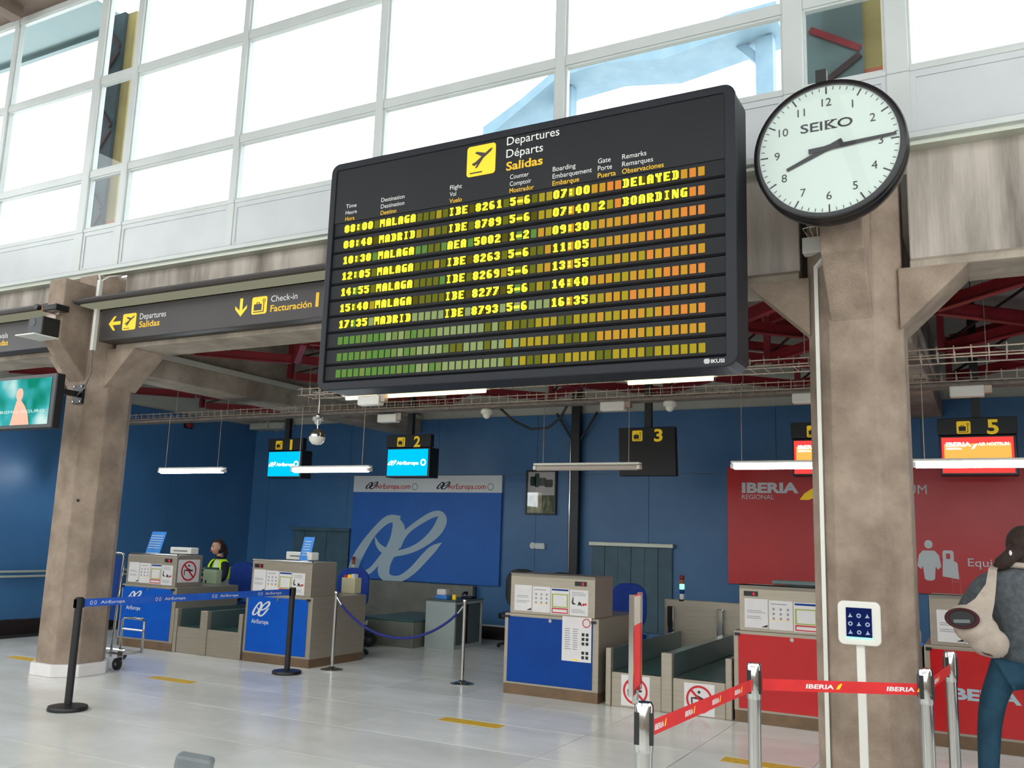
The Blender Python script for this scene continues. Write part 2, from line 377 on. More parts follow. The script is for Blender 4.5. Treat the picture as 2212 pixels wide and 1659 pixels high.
ws = struct('wall_front'); build('core', MB().box(-14, 5, -8.2, -8, 0, 2.7), 'concrete', ws); build('upper_beam', MB().box(-14, 5, -8.2, -8, 5.2, 5.9), 'concrete', ws)
for k in range(7): build('pier', MB().box(-13.8+k*3, -13.3+k*3, -8.15, -7.95, 2.7, 8.3), 'pillar', ws)
for nm, xa in (('wall_left', -14.2), ('wall_right', 5.0)):
    ws = struct(nm); ws.name = nm+'.001'; build('core', MB().box(xa, xa+.2, -8, 6.5, 0, 2.7), 'concrete', ws); build('upper_beam', MB().box(xa, xa+.2, -8, 6.5, 5.2, 5.9), 'concrete', ws)
    for k in range(4): build('pier', MB().box(xa+.02, xa+.18, -7+k*4, -6.5+k*4, 2.7, 8.3), 'pillar', ws)

# concrete beams
def beam(xa, xb, label):
    t = thing('concrete_beam', label, 'beam', ((xa+xb)/2, 6.85, 3.6))
    build('web', MB().box(xa, xb, 6.68, 7.12, 3.62, 4.44), 'streak', t, bevel=.01)
    build('bottom_lip', MB().prism([(6.64, 3.55), (7.13, 3.55), (7.13, 3.63), (6.68, 3.63), (6.64, 3.6)], 'x', xa, xb), 'concrete', t, bevel=.008)
beam(-13.0, -9.44, 'concrete beam left of the left pillar, behind the short sign')
beam(-8.62, -1.19, 'long concrete beam between the two pillars, behind the departures board')
beam(-.44, 3.4, 'streaked concrete beam right of the right pillar and clock')
def ybeam(xc, label):
    t = thing('cross_beam', label, 'beam', (xc, 10, 3.35))
    build('lower_flange', MB().box(xc-.27, xc+.27, 7.25, 13.09, 3.36, 3.6), 'concrete', t, bevel=.01)
    build('edge_strip', MB().box(xc-.29, xc+.29, 7.25, 13.09, 3.6, 3.67), 'ceiling', t)  # paler material paints the light falling on the flange edge
    build('web', MB().box(xc-.2, xc+.2, 7.25, 13.09, 3.67, 4.44), 'concrete', t)
ybeam(-9.07, 'concrete cross beam running back from the left pillar over the check-in desks')
ybeam(-.82, 'concrete cross beam running back from the right pillar')

# ------------------------------------------------------------------ pillars
def pillar(xc, label, holes):
    yc = 6.84; t = thing('concrete_pillar', label, 'pillar', (xc, yc, 0))
    f, w = .15, .32
    octa = [(xc-f, yc-w), (xc+f, yc-w), (xc+w, yc-f), (xc+w, yc+f), (xc+f, yc+w), (xc-f, yc+w), (xc-w, yc+f), (xc-w, yc-f)]
    mb = MB(); mb.prism(octa, 'z', .1, 4.42)
    build('shaft', mb, 'pillar', t, bevel=.012)
    for s in (-1, 1):   # side corbels under the beams
        mb = MB(); mb.prism([(xc+s*.3, 3.12), (xc+s*.74, 3.54), (xc+s*.74, 3.56), (xc+s*.3, 3.56)], 'y', yc-.2, yc+.24)
        build('corbel', mb, 'pillar', t, bevel=.01)
    mb = MB(); mb.prism([(yc-.28, 3.14), (yc-.28, 4.28), (6.15, 4.28), (6.15, 3.58)], 'x', xc-.14, xc+.14)
    build('front_corbel', mb, 'pillar', t, bevel=.012)
    g = .045
    oct2 = [(xc-f-g*.4, yc-w-g), (xc+f+g*.4, yc-w-g), (xc+w+g, yc-f-g*.4), (xc+w+g, yc+f+g*.4), (xc+f+g*.4, yc+w+g), (xc-f-g*.4, yc+w+g), (xc-w-g, yc+f+g*.4), (xc-w-g, yc-f-g*.4)]
    build('plinth', MB().prism(oct2, 'z', 0, .13), 'paper', t, bevel=.01, label='cream stone plinth')
    if holes:
        build('bolt_hole', MB().lathe([(.016, 0), (.016, .012)], (xc+.2, 6.5+.05, 1.86), 12, 'y'), 'black', t)
    return t
PL = pillar(-9.06, 'left concrete pillar with splayed corbels carrying a screen', True)
PR = pillar(-.82, 'right concrete pillar with splayed corbels below the clock', False)

# ------------------------------------------------------------------ glazed upper wall
wn = struct('window_1', (-5, 6.62, 4.5))
MUL = [(-13.0, .1), (-11.2, .08), (-9.42, .13), (-8.74, .1), (-6.98, .08), (-5.1, .09), (-3.16, .09), (-1.19, .15), (-.46, .15), (1.42, .09), (3.3, .1)]
for x, w in MUL: build('mullion', MB().box(x-w/2, x+w/2, 6.58, 6.68, 5.0, 8.24), 'white_frame', wn, bevel=.006)
TR = [(5.0, 5.04), (5.68, 5.765), (6.89, 6.98), (8.15, 8.24)]
for i in range(len(MUL)-1):
    xa = MUL[i][0]+MUL[i][1]/2; xb = MUL[i+1][0]-MUL[i+1][1]/2
    for z0, z1 in TR: build('transom', MB().box(xa, xb, 6.59, 6.67, z0, z1), 'white_frame', wn, bevel=.005)
    build('sill_panel', MB().frame([(xa, 4.52), (xb, 4.52), (xb, 5.0), (xa, 5.0)], [(xa+.04, 4.56), (xb-.04, 4.56), (xb-.04, 4.95), (xa+.04, 4.95)], 'y', 6.6, 6.66).box(xa+.04, xb-.04, 6.61, 6.65, 4.56, 4.95), 'white_panel', wn)
    for k in range(3):
        z0, z1 = TR[k][1], TR[k+1][0]
        mb = MB().frame([(xa, z0), (xb, z0), (xb, z1), (xa, z1)], [(xa+.018, z0+.018), (xb-.018, z0+.018), (xb-.018, z1-.018), (xa+.018, z1-.018)], 'y', 6.605, 6.655)
        build('glazing_bead', mb, 'white_frame', wn)
        build('pane', MB().box(xa+.018, xb-.018, 6.628, 6.634, z0+.018, z1-.018), 'glass', wn)
for x, w in MUL: build('mullion_foot', MB().box(x-w/2, x+w/2, 6.59, 6.67, 4.52, 5.0), 'white_frame', wn)
build('sill', MB().prism([(6.52, 4.46), (6.68, 4.46), (6.68, 4.52), (6.55, 4.52), (6.52, 4.5)], 'x', -13.05, 3.4), 'white_frame', wn)
build('drip_rail', MB().box(-13.05, 3.4, 6.56, 6.68, 4.42, 4.46), 'galv_light', wn)

# things seen through the glass, outdoors, and an added ghost shape
for i, (xa, xb, xc_, tops) in enumerate(((-9.94, -9.67, -9.51, 8.2), (-1.17, -.735, -.6, 8.2))):
    t = thing('outdoor_column', ['dark teal outdoor column with yellow edge behind the left narrow pane', 'grey outdoor column with orange band behind the right narrow pane'][i], 'column', (xb, 7.1, 4.6))
    build('shaft', MB().box(xa, xb, 7.05, 7.25, 4.6, tops), ['outside_teal', 'rail'][i], t)
    build('side_pier', MB().box(xb, xc_, 7.1, 7.3, 5.35, tops), 'outside_yellow', t)
    build('base_pier', MB().box(xb, xc_, 7.1, 7.3, 4.6, 5.35), 'outside_orange', t)
    for k in range(6):
        a = (xa+.04, 7.03, 5.2+k*.55); b = (xb-.02, 7.03, 5.45+k*.55-(.5 if k % 2 else 0)); build('brace', MB().bar(a, b, .02, .05), 'red_paint' if (i and k % 3 == 1) else 'dark_brace', t)
t = thing('outdoor_canopy', 'pale blue curved steel canopy seen through the glass above the board', 'canopy', (-4.5, 12, 4.6))  # stand-in added for the bluish ghost shapes in the panes
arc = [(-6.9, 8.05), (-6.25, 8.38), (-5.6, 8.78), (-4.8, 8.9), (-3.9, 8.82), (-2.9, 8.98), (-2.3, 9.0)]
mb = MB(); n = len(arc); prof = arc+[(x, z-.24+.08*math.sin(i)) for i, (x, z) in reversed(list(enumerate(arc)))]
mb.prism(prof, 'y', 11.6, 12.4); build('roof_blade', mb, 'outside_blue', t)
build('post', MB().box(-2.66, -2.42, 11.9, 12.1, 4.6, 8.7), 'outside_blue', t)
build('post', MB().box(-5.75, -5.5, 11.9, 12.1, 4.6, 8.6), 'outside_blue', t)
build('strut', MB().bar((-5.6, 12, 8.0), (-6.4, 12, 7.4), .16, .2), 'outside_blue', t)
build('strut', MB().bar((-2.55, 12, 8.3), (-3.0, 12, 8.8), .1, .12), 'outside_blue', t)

t = thing('outdoor_eave', 'dark outdoor roof eave behind the top left panes', 'eave', (-12, 7.1, 8.3))
build('soffit', MB().box(-13.9, -10.02, 6.78, 7.35, 8.3, 8.36), 'rail', t); build('fascia', MB().box(-13.9, -10.02, 7.35, 7.42, 8.24, 8.4), 'rail', t)
for k in range(3): build('outrigger', MB().box(-13.2+1.2*k, -13.12+1.2*k, 6.7, 7.4, 8.36, 8.44), 'dark_brace', t)
t = thing('alarm_beacon', 'small red beacon high on the dark left wall', 'alarm', (-12.6, 11, 3.35)); build('lamp', MB().lathe([(.05, -12.65), (.06, -12.62), (.05, -12.57), (.0001, -12.56)], (0, 11.4, 3.42), 16, 'x'), 'red_paint', t, smooth='auto'); build('back_plate', MB().box(-12.652, -12.64, 11.3, 11.5, 3.35, 3.49), 'black', t)
t = thing('air_duct', 'short pale ventilation duct on the wall left of the cyan screens', 'duct', (-12, 13, 3.55)); build('duct', MB().box(-12.55, -11.7, 12.8, 13.09, 3.5, 3.62), 'ceiling', t, bevel=.01); build('flange', MB().box(-12.1, -12.06, 12.78, 13.09, 3.48, 3.64), 'ceiling', t)
tag(build('hanging_cable', MB().tube([(-5.0, 9.05, 3.08), (-4.9, 9.2, 2.95), (-4.72, 9.3, 2.86), (-4.5, 9.3, 2.87), (-4.3, 9.2, 2.97), (-4.15, 9.05, 3.08)], .014, 8), 'black', loc=(-4.6, 9.2, 2.86), smooth=True), 'black cable looping down from the tray near the framed picture', 'cable')

# ------------------------------------------------------------------ red space frame under the roof
sf = thing('space_frame', 'red painted steel lattice truss under the check-in ceiling', 'truss', (-5, 10, 3.75))
ZL, ZU = 3.75, 4.22; X0, Y0 = -.42, 10.45; nodes = {}
for a in range(-16, 8):
    for b in range(-4, 4):
        x = X0+T*a; y = Y0+T*b
        if (a+b) % 2 == 0 and -12.5 < x < 3.3 and 7.4 < y < 13.0: nodes[(a, b)] = (x, y)
def blocked(x0, x1):
    for c in (-9.07, -.82):
        lo, hi = c-.32, c+.32
        if min(x0, x1) < hi and max(x0, x1) > lo: return True
    return False
dm = MB(); nc = 0
for (a, b), (x, y) in nodes.items():
    clear = not blocked(x-.03, x+.03)
    if clear: build('post', MB().box(x-.035, x+.035, y-.035, y+.035, ZL-.04, ZU+.04), 'red_paint', sf)
    for d in ((1, 1), (1, -1)):
        q = nodes.get((a+d[0], b+d[1]))
        if not q: continue
        xa, ya, xb, yb = x, y, q[0], q[1]
        f0, f1 = .05, .95
        if blocked(xa, xb):
            for c in (-9.07, -.82):
                lo, hi = c-.31, c+.31
                if xa < hi and xb > lo:
                    if xa < lo: f1 = (lo-xa)/(xb-xa)-.01
                    elif xb > hi: f0 = (hi-xa)/(xb-xa)+.01
                    else: f0 = 1
        if f1-f0 < .15: continue
        p = lambda f, z: (xa+(xb-xa)*f, ya+(yb-ya)*f, z)
        if d[1] == 1 or b % 2 == 0:
            for z in (ZL, ZU):
                mb = MB(); mb.bar(p(f0, z), p(f1, z), .02, .1); mb.bar(p(f0, z-.05), p(f1, z-.05), .07, .012); mb.bar(p(f0, z+.05), p(f1, z+.05), .07, .012)
                build('chord', mb, 'red_paint', sf); nc += 1
        dm.bar(p(f0, ZL+.05), p(f1, ZU-.05), .022, .022)
o = build('brace_bars', dm, 'dark_brace', sf); o['kind'] = 'stuff'

# ------------------------------------------------------------------ cable trays
def tray(y, z, xa, xb, label, bundle):
    t = thing('cable_tray', label, 'cable tray', ((xa+xb)/2, y, z))
    for dy in (-.12, .12):
        for dz in (0, .07): build('side_rail', MB().tube([(xa, y+dy, z+dz), (xb, y+dy, z+dz)], .006, 6), 'galv', t)
    k = 0; x = xa+.05; proto = None
    while x < xb and k < 130:
        if proto is None:
            mb = MB(); mb.tube([(x, y-.12, z+.09), (x, y-.12, z), (x, y+.12, z), (x, y+.12, z+.09)], .005, 5); proto = build('rung', mb, 'galv', t)
        else:
            c = proto.copy(); C.objects.link(c); c.parent = t; c.location = proto.location+Vector((x-xa-.05, 0, 0))
        x += .12; k += 1
    if bundle: build('cable_bundle', MB().box(xa, xb, y-.1, y+.1, z-.045, z-.006), 'cable', t, bevel=.015)
    x = xa+.8
    while x < xb:
        if not (-9.4 < x < -8.75 or -1.15 < x < -.5):
            build('hanger', MB().tube([(x, y, z+.08), (x, y, 4.44)], .005, 5), 'galv', t)
        x += 2.3
    return t
tray(9.0, 3.12, -12.3, 3.2, 'long wire cable tray hanging above the check-in desks', True)
tray(7.7, 3.085, -6.75, 3.2, 'wire cable tray just below the departures board', False)
for i, (xa, xb) in enumerate(((-6.2, -4.4), (-2.95, -2.1))):  # glowing bars added to imitate bright highlights on the tray
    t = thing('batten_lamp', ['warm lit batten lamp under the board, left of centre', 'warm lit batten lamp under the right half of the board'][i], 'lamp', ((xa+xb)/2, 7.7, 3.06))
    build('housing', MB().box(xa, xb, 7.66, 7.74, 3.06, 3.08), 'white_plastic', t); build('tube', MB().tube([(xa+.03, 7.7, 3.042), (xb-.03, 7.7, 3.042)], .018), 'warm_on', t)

# ------------------------------------------------------------------ departures board
DB = thing('departures_board', 'large black flip-panel departures board with yellow characters', 'display board', (-3.09, 5.72, 2.72))
x0, x1, z0, z1 = -4.795, -1.39, 2.722, 4.655
mb = MB(); mb.frame(rr(x0, x1, z0, z1, .08), rr(x0+.055, x1-.075, z0+.07, z1-.06, .012), 'y', 5.6, 5.64)
build('frame', mb, 'board', DB, bevel=.008)
build('casing', MB().prism(rr(x0+.004, x1-.004, z0+.004, z1-.004, .08), 'y', 5.64, 5.92), 'board', DB, bevel=.015)
build('header_panel', MB().box(x0+.055, x1-.075, 5.612, 5.64, 4.132, z1-.06), 'board_face', DB)
for s in (-4.2, -2.0): build('bracket', MB().box(s-.04, s+.04, 5.92, 6.69, 4.1, 4.2), 'black', DB)
ROWS = ["08:00 MALAGA     IBE 8261 5-6   07:00    DELAYED   ", "08:40 MADRID     IBE 8789 5-6   07:40 2  BOARDING  ", "10:30 MALAGA     AEA 5002 1-2   09:30              ",
        "12:05 MALAGA     IBE 8263 5-6   11:05              ", "14:55 MALAGA     IBE 8269 5-6   13:55              ", "15:40 MALAGA     IBE 8277 5-6   14:40              ",
        "17:35 MADRID     IBE 8793 5-6   16:35              ", " "*51, " "*51, " "*51]
FONT = {'0': "01110 11011 11011 11011 11011 11011 01110", '1': "00110 01110 00110 00110 00110 00110 01111", '2': "01110 11011 00011 00110 01100 11000 11111",
        '3': "01110 11011 00011 00110 00011 11011 01110", '4': "00110 01110 11010 11010 11111 00110 00110", '5': "11111 11000 11110 00011 00011 11011 01110",
        '6': "01110 11000 11000 11110 11011 11011 01110", '7': "11111 00011 00110 00110 01100 01100 11000", '8': "01110 11011 11011 01110 11011 11011 01110",
        '9': "01110 11011 11011 01111 00011 00011 01110", ':': "00000 01100 01100 00000 01100 01100 00000", '-': "00000 00000 00000 11111 11111 00000 00000",
        'A': "01110 11011 11011 11111 11011 11011 11011", 'B': "11110 01011 01011 01110 01011 01011 11110", 'D': "11110 01011 01011 01011 01011 01011 11110",
        'E': "11111 11000 11000 11110 11000 11000 11111", 'G': "01111 11000 11000 11011 11011 11011 01111", 'I': "01110 00100 00100 00100 00100 00100 01110",
        'L': "11000 11000 11000 11000 11000 11000 11111", 'M': "11011 11111 11111 10101 10001 10001 10001", 'N': "11001 11101 11101 11111 10111 10111 10011",
        'O': "01110 11011 11011 11011 11011 11011 01110", 'R': "11110 11011 11011 11110 11110 11011 11011", 'Y': "11011 11011 01110 00110 00110 00110 00110",
        'C': "01110 11011 11000 11000 11000 11011 01110", 'X': "11011"}
pitch, cw, chh = .0595, .043, .062
stuff = [MB() for _ in CELLS]; cellmesh = {}; glyphs = {}
RP = .13420
for r, line in enumerate(ROWS):
    zt = 4.102-r*.1347; zc = zt-chh/2
    build('row_panel', MB().prism([(5.64, zc-.066), (5.618, zc-.066), (5.604, zc-.058), (5.62, zc-.048), (5.62, zc+.064), (5.64, zc+.064)], 'x', x0+.056, x1-.076), 'row', DB)
    for c in range(51):
        ch = line[c]; xl = -4.622+c*pitch; u = c/50; v = r/9
        h = .95*u+random.uniform(-.16, .16)-.12*v  # hue drift across the cells imitates a camera artefact of passing light
        if r < 6 and u < .6: h += .14*(1-v)
        k = 0 if h < .06 else 1 if h < .17 else 2 if h < .36 else 3 if h < .46 else 4 if h < .66 else 5 if h < .84 else 6
        if r < 6 and c < 30: k = 3 if random.random() < .6 else random.choice((7, 0, 4))
        if ch != ' ' and ch not in ':-': k = 7
        if r == 6 and ch == ' ' and c < 32: k = 2
        if r >= 8 and k == 6: k = 5
        if r == 9 and k >= 3: k = random.choice((3, 4, 4))
        if c >= 21:
            if k not in cellmesh:
                cellmesh[k] = build('display_cell', MB().box(xl, xl+cw, 5.6135, 5.621, zt-chh, zt), CELLS[k], DB, loc=(xl, 5.62, zt)); cell = cellmesh[k]
            else:
                cell = cellmesh[k].copy(); C.objects.link(cell); cell.parent = DB; cell.location = Vector((xl, 5.62, zt))-DB.location
        else:
            stuff[k].box(xl, xl+cw, 5.6135, 5.621, zt-chh, zt); cell = None
        if ch != ' ':
            if ch not in glyphs:
                g = MB(); rows = FONT[ch].split()
                for ri, rw in enumerate(rows):
                    ci = 0
                    while ci < 5:
                        if rw[ci] == '1':
                            e = ci
                            while e < 5 and rw[e] == '1': e += 1
                            g.box(-.0014+ci*.0088, .0004+e*.0088, -.011, -.0068, -(ri+1)*.00885-.0006, -ri*.00885+.0008); ci = e
                        else: ci += 1
                me = bpy.data.meshes.new('character'); me.from_pydata(g.v, [], g.f); me.materials.append(M['glyph']); glyphs[ch] = me
            o = bpy.data.objects.new('character', glyphs[ch]); C.objects.link(o)
            if cell: o.parent = cell
            else: o.parent = DB; o.location = Vector((xl, 5.62, zt))-DB.location
for k, m_ in enumerate(stuff):
    if m_.v: o = build('display_cells', m_, CELLS[k], DB); o['kind'] = 'stuff'
def T_(s, xa, z, xb, cap, m='text_white', bold=0): text(s, (xa, 5.612, z), cap, m, DB, width=xb-xa, bold=bold)
for s, xa, z, xb, y in (("Departures", -3.121, 4.528, -2.684, 0), ("Départs", -3.123, 4.428, -2.815, 0), ("Salidas", -3.121, 4.326, -2.814, 1)):
    T_(s, xa, z, xb, .066, 'text_yellow' if y else 'text_white', .022 if y else .003)
for (a, b, c), x, ws, cap in ((("Time", "Heure", "Hora"), -4.625, (.108, .115, .095), .034), (("Destination", "Destination", "Destino"), -4.267, (.227, .228, .155), .035),
        (("Flight", "Vol", "Vuelo"), -3.613, (.108, .058, .112), .036), (("Counter", "Comptoir", "Mostrador"), -3.085, (.158, .18, .203), .036),
        (("Boarding", "Embarquement", "Embarque"), -2.73, (.182, .31, .212), .037), (("Gate", "Porte", "Puerta"), -2.374, (.097, .108, .137), .037), (("Remarks", "Remarques", "Observaciones"), -2.19, (.178, .227, .304), .037)):
    for i, s in enumerate((a, b, c)): T_(s, x, (4.252, 4.197, 4.143)[i], x+ws[i], cap, 'text_yellow' if i == 2 else 'text_white', .008 if i == 2 else 0)
T_("IKUSI", -1.562, 2.75, -1.475, .024, 'text_white', .02)
mb = MB()
for i in range(6): zz = 2.748+i*.0055; w = math.sqrt(max(.0004-(zz-2.7625)**2, .00002)); mb.box(-1.589-w, -1.589+w, 5.597, 5.5995, zz, zz+.0035)
build('maker_emblem', mb, 'text_white', DB)
for o in DB.children:
    if o.name.startswith('lettering') and abs(o.data.vertices[0].co.z+2.72-2.76) < .03: o.location.y -= .0125
def plane_icon(parent, xa, xb, za, zb, y, dark='sign_black', lightm='yellow'):
    w = xb-xa; h = zb-za
    p = build('pictogram', MB().prism(rr(xa, xb, za, zb, .1*w), 'y', y-.004, y), lightm, parent)
    f = lambda u, v: (xa+u*w, za+v*h); mb = MB()
    mb.prism([f(.22, .36), f(.28, .34), f(.36, .40), f(.84, .74), f(.9, .84), f(.8, .82), f(.3, .46), f(.18, .42)], 'y', y-.0055, y-.004)
    mb.prism([f(.54, .6), f(.28, .76), f(.34, .80), f(.68, .7)], 'y', y-.006, y-.004)
    mb.prism([f(.44, .52), f(.30, .26), f(.37, .27), f(.58, .56)], 'y', y-.0065, y-.004)
    mb.box(xa+.12*w, xa+.55*w, y-.006, y-.004, za+.09*h, za+.13*h)
    build('aeroplane', mb, dark, p)
plane_icon(DB, -3.467, -3.216, 4.327, 4.573, 5.612)
def bag_icon(parent, xa, xb, za, zb, y, dark='sign_black'):
    w = xb-xa; h = zb-za
    p = build('pictogram', MB().prism(rr(xa, xb, za, zb, .12*w), 'y', y-.004, y), 'yellow', parent)
    f = lambda u, v: (xa+u*w, za+v*h); mb = MB()
    mb.prism([f(.15, .22), f(.66, .22), f(.66, .58), f(.15, .58)], 'y', y-.006, y-.004)
    mb.frame([f(.3, .58), f(.52, .58), f(.52, .68), f(.3, .68)], [f(.34, .58), f(.48, .58), f(.48, .64), f(.34, .64)], 'y', y-.006, y-.004)
    mb.prism([f(.12, .1), f(.82, .1), f(.82, .66), f(.77, .66), f(.77, .15), f(.12, .15)], 'y', y-.006, y-.004)
    mb.frame([(f(.8, .76)[0]+.1*w*math.cos(a), f(.8, .76)[1]+.1*h*math.sin(a)) for a in [2*PI*i/12 for i in range(12)]], [(f(.8, .76)[0]+.06*w*math.cos(a), f(.8, .76)[1]+.06*h*math.sin(a)) for a in [2*PI*i/12 for i in range(12)]], 'y', y-.006, y-.004)
    build('suitcase', mb, dark, p)

# ------------------------------------------------------------------ overhead direction signs
def arrow(parent, cx, cz, s, ang, y):
    P = [(-.5, 0), (-.08, .42), (.1, .42), (-.17, .1), (.5, .1), (.5, -.1), (-.17, -.1), (.1, -.42), (-.08, -.42)]
    ca, sa = math.cos(ang), math.sin(ang)
    build('arrow', MB().prism([(cx+s*(a*ca-b*sa), cz+s*(a*sa+b*ca)) for a, b in P], 'y', y-.003, y), 'yellow', parent)
sg = thing('overhead_sign', 'long dark direction sign to Departures and Check-in on the beam', 'sign', (-6, 6.5, 3.6))
build('panel', MB().box(-8.66, -3.4, 6.44, 6.66, 3.6, 3.955), 'sign_black', sg, bevel=.005)
def hood(t, xa, xb):
    mb = MB(); mb.prism([(6.2, 4.03), (6.22, 3.99), (6.46, 3.985), (6.67, 3.985), (6.67, 4.08), (6.3, 4.075)], 'x', xa, xb); build('hood', mb, 'sign_black', t, bevel=.01)
    build('diffuser', MB().box(xa+.08, xb-.02, 6.25, 6.45, 3.968, 3.984), 'hood_glow', t)
    build('backing', MB().box(xa+.1, xb-.02, 6.5, 6.66, 3.955, 3.984), 'sign_black', t)
hood(sg, -8.85, -3.4)
arrow(sg, -8.42, 3.785, .19, 0, 6.44); plane_icon(sg, -8.29, -8.08, 3.692, 3.875, 6.44)
text("Departures", (-8.025, 6.44, 3.795), .066, 'text_white', sg, width=.4); text("Salidas", (-8.025, 6.44, 3.706), .066, 'text_yellow', sg, width=.315, bold=.02)
arrow(sg, -6.555, 3.79, .185, PI/2, 6.44); bag_icon(sg, -6.41, -6.213, 3.7, 3.877, 6.44)
text("Check-in", (-6.165, 6.44, 3.81), .062, 'text_white', sg, width=.335); text("Facturación", (-6.165, 6.44, 3.71), .066, 'text_yellow', sg, width=.52, bold=.02)
text("1-6", (-5.6, 6.44, 3.708), .14, 'text_yellow', sg, width=.36, bold=.01)
sg2 = thing('overhead_sign', 'short dark direction sign left of the left pillar', 'sign', (-10.8, 6.5, 3.6))
build('panel', MB().box(-12.6, -9.5, 6.44, 6.66, 3.6, 3.955), 'sign_black', sg2, bevel=.005); hood(sg2, -12.6, -9.35)
text("Arrivals", (-10.64, 6.44, 3.77), .066, 'text_white', sg2, width=.34); text("Llegadas", (-10.64, 6.44, 3.68), .066, 'text_yellow', sg2, width=.36, bold=.02)

# ------------------------------------------------------------------ clock
CK = thing('wall_clock', 'round black-cased clock with white dial beside the board', 'clock', (-.85, 5.9, 3.7))
cc = (-.85, 0, 4.19)
build('case', MB().lathe([(.44, 5.852), (.462, 5.85), (.478, 5.856), (.486, 5.875), (.482, 5.9), (.47, 5.905), (.474, 5.93), (.486, 5.95), (.486, 6.0), (.47, 6.03), (.44, 6.04), (.0001, 6.04)], (cc[0], 0, cc[2]), 64, 'y', False), 'clock_case', CK, smooth='auto')
build('dial', MB().lathe([(0.0001, 5.862), (.448, 5.862), (.448, 5.87)], (cc[0], 0, cc[2]), 48, 'y'), 'dial', CK)
mb = MB()
for i in range(60):
    a = 2*PI*i/60; big = i % 5 == 0; ra, rb, w = (.385, .435, .0045) if big else (.41, .432, .002)
    s_, c_ = math.sin(a), math.cos(a); mb.prism([(cc[0]+ra*s_+w*c_, cc[2]+ra*c_-w*s_), (cc[0]+rb*s_+w*c_, cc[2]+rb*c_-w*s_), (cc[0]+rb*s_-w*c_, cc[2]+rb*c_+w*s_), (cc[0]+ra*s_-w*c_, cc[2]+ra*c_+w*s_)], 'y', 5.8595, 5.862)
build('minute_marks', mb, 'dark_print', CK)
for i in range(1, 13):
    a = 2*PI*i/12; rad = .325
    text(str(i), (cc[0]+rad*math.sin(a), 5.862, cc[2]+rad*math.cos(a)-.026), .056, 'dark_print', CK, name='numeral', center=True)
# maker's name in slab letters
text("SEIKO", (cc[0]-.005, 5.862, cc[2]+.135), .062, 'dark_print', CK, width=.33, name='lettering', bold=.012, center=True)
mb = MB(); L0 = cc[0]-.17
for fx in (.245, .29, .42, .385, .555, .6, .65): pass
for xa, xb in ((.085, .13), (.165, .2), (.205, .245)):
    for zz in (.135, .192): mb.box(L0+xa-.01, L0+xb-.012, 5.8595, 5.862, cc[2]+zz, cc[2]+zz+.006)
build('serifs', mb, 'dark_print', CK)
def hand(ang, l, tail, w, wt, y, name):
    s_, c_ = math.sin(ang), math.cos(ang); q = lambda r, o: (cc[0]+r*s_+o*c_, cc[2]+r*c_-o*s_)
    build(name, MB().prism([q(-tail, -wt), q(-tail, wt), q(-.02, wt*.95), q(l, w), q(l, -w), q(-.02, -wt*.95)], 'y', y-.004, y), 'dark_print', CK)
hand(math.radians(247), .285, .1, .011, .018, 5.856, 'hour_hand'); hand(math.radians(86.5), .42, .12, .009, .017, 5.851, 'minute_hand')
build('boss', MB().lathe([(.02, 5.845), (.02, 5.856)], (cc[0], 0, cc[2]), 16, 'y'), 'dark_print', CK)
build('glass_cover', MB().lathe([(.0001, 5.8435), (.44, 5.8435)], (cc[0], 0, cc[2]), 48, 'y', False), 'clock_glass', CK)
mb = MB(); mb.box(-.925, -.855, 5.92, 5.99, 4.66, 4.79); build('hanger', mb, 'black', CK)
mb = MB(); mb.box(-.915, -.865, 5.99, 6.6, 4.735, 4.775); build('arm', mb, 'black', CK)

# ------------------------------------------------------------------ pillar fittings
t = thing('cable_conduit', 'slim pale conduit running down the right pillar', 'conduit', (-1.0, 6.6, 2))
build('riser', MB().box(-1.075, -1.048, 6.575, 6.6, .13, 3.62), 'white_plastic', t)
build('elbow', MB().bar((-1.06, 6.587, 3.61), (-.98, 6.52, 3.67), .026, .026), 'white_plastic', t)
t = thing('junction_box', 'white junction box with loose wires below the clock', 'junction box', (-1.09, 6.7, 3.8))
build('cover', MB().box(-1.15, -1.0, 6.56, 6.66, 3.72, 3.84), 'white_plastic', t, bevel=.006)
for k in range(3): build('wire', MB().tube([(-1.1+.03*k, 6.58, 3.84), (-1.14+.05*k, 6.54, 3.9), (-1.0+.02*k, 6.55, 3.93), (-1.03, 6.6, 3.97)], .005, 6), 'white_plastic', t, smooth=True)
t = thing('cable_duct', 'pale vertical cable duct and cable at left pillar', 'conduit', (-8.73, 6.4, 3.5))
build('duct', MB().box(-8.735, -8.69, 6.4, 6.44, 3.5, 4.3), 'white_plastic', t)
build('cable', MB().tube([(-8.71, 6.42, 3.5), (-8.7, 6.42, 3.25), (-8.78, 6.42, 3.08), (-8.95, 6.45, 3.0)], .009, 6), 'cable', t, smooth=True)
build('cable', MB().tube([(-8.71, 6.42, 4.3), (-8.74, 6.42, 4.36), (-8.8, 6.5, 4.37), (-8.85, 6.52, 4.34)], .012, 6), 'white_plastic', t, smooth=True)
build('cable', MB().tube([(-8.71, 6.42, 4.28), (-8.68, 6.5, 4.36), (-8.62, 6.62, 4.4)], .012, 6), 'white_plastic', t, smooth=True)
t = thing('projector_box', 'dark box speaker with open flap on left pillar front', 'speaker', (-9.0, 6.05, 3.6))
build('body', MB().box(-9.17, -8.93, 5.94, 6.15, 3.6, 3.8), 'black', t, bevel=.01)
build('speaker_cone', MB().lathe([(.045, 5.937), (.03, 5.945), (.03, 5.95)], (-9.09, 0, 3.74), 20, 'y'), 'clock_case', t)
build('flap', MB().box(-9.25, -8.93, 5.86, 6.15, 3.585, 3.597), 'white_plastic', t)
build('mount_plate', MB().box(-9.1, -8.95, 6.1, 6.15, 3.8, 3.86), 'galv', t)
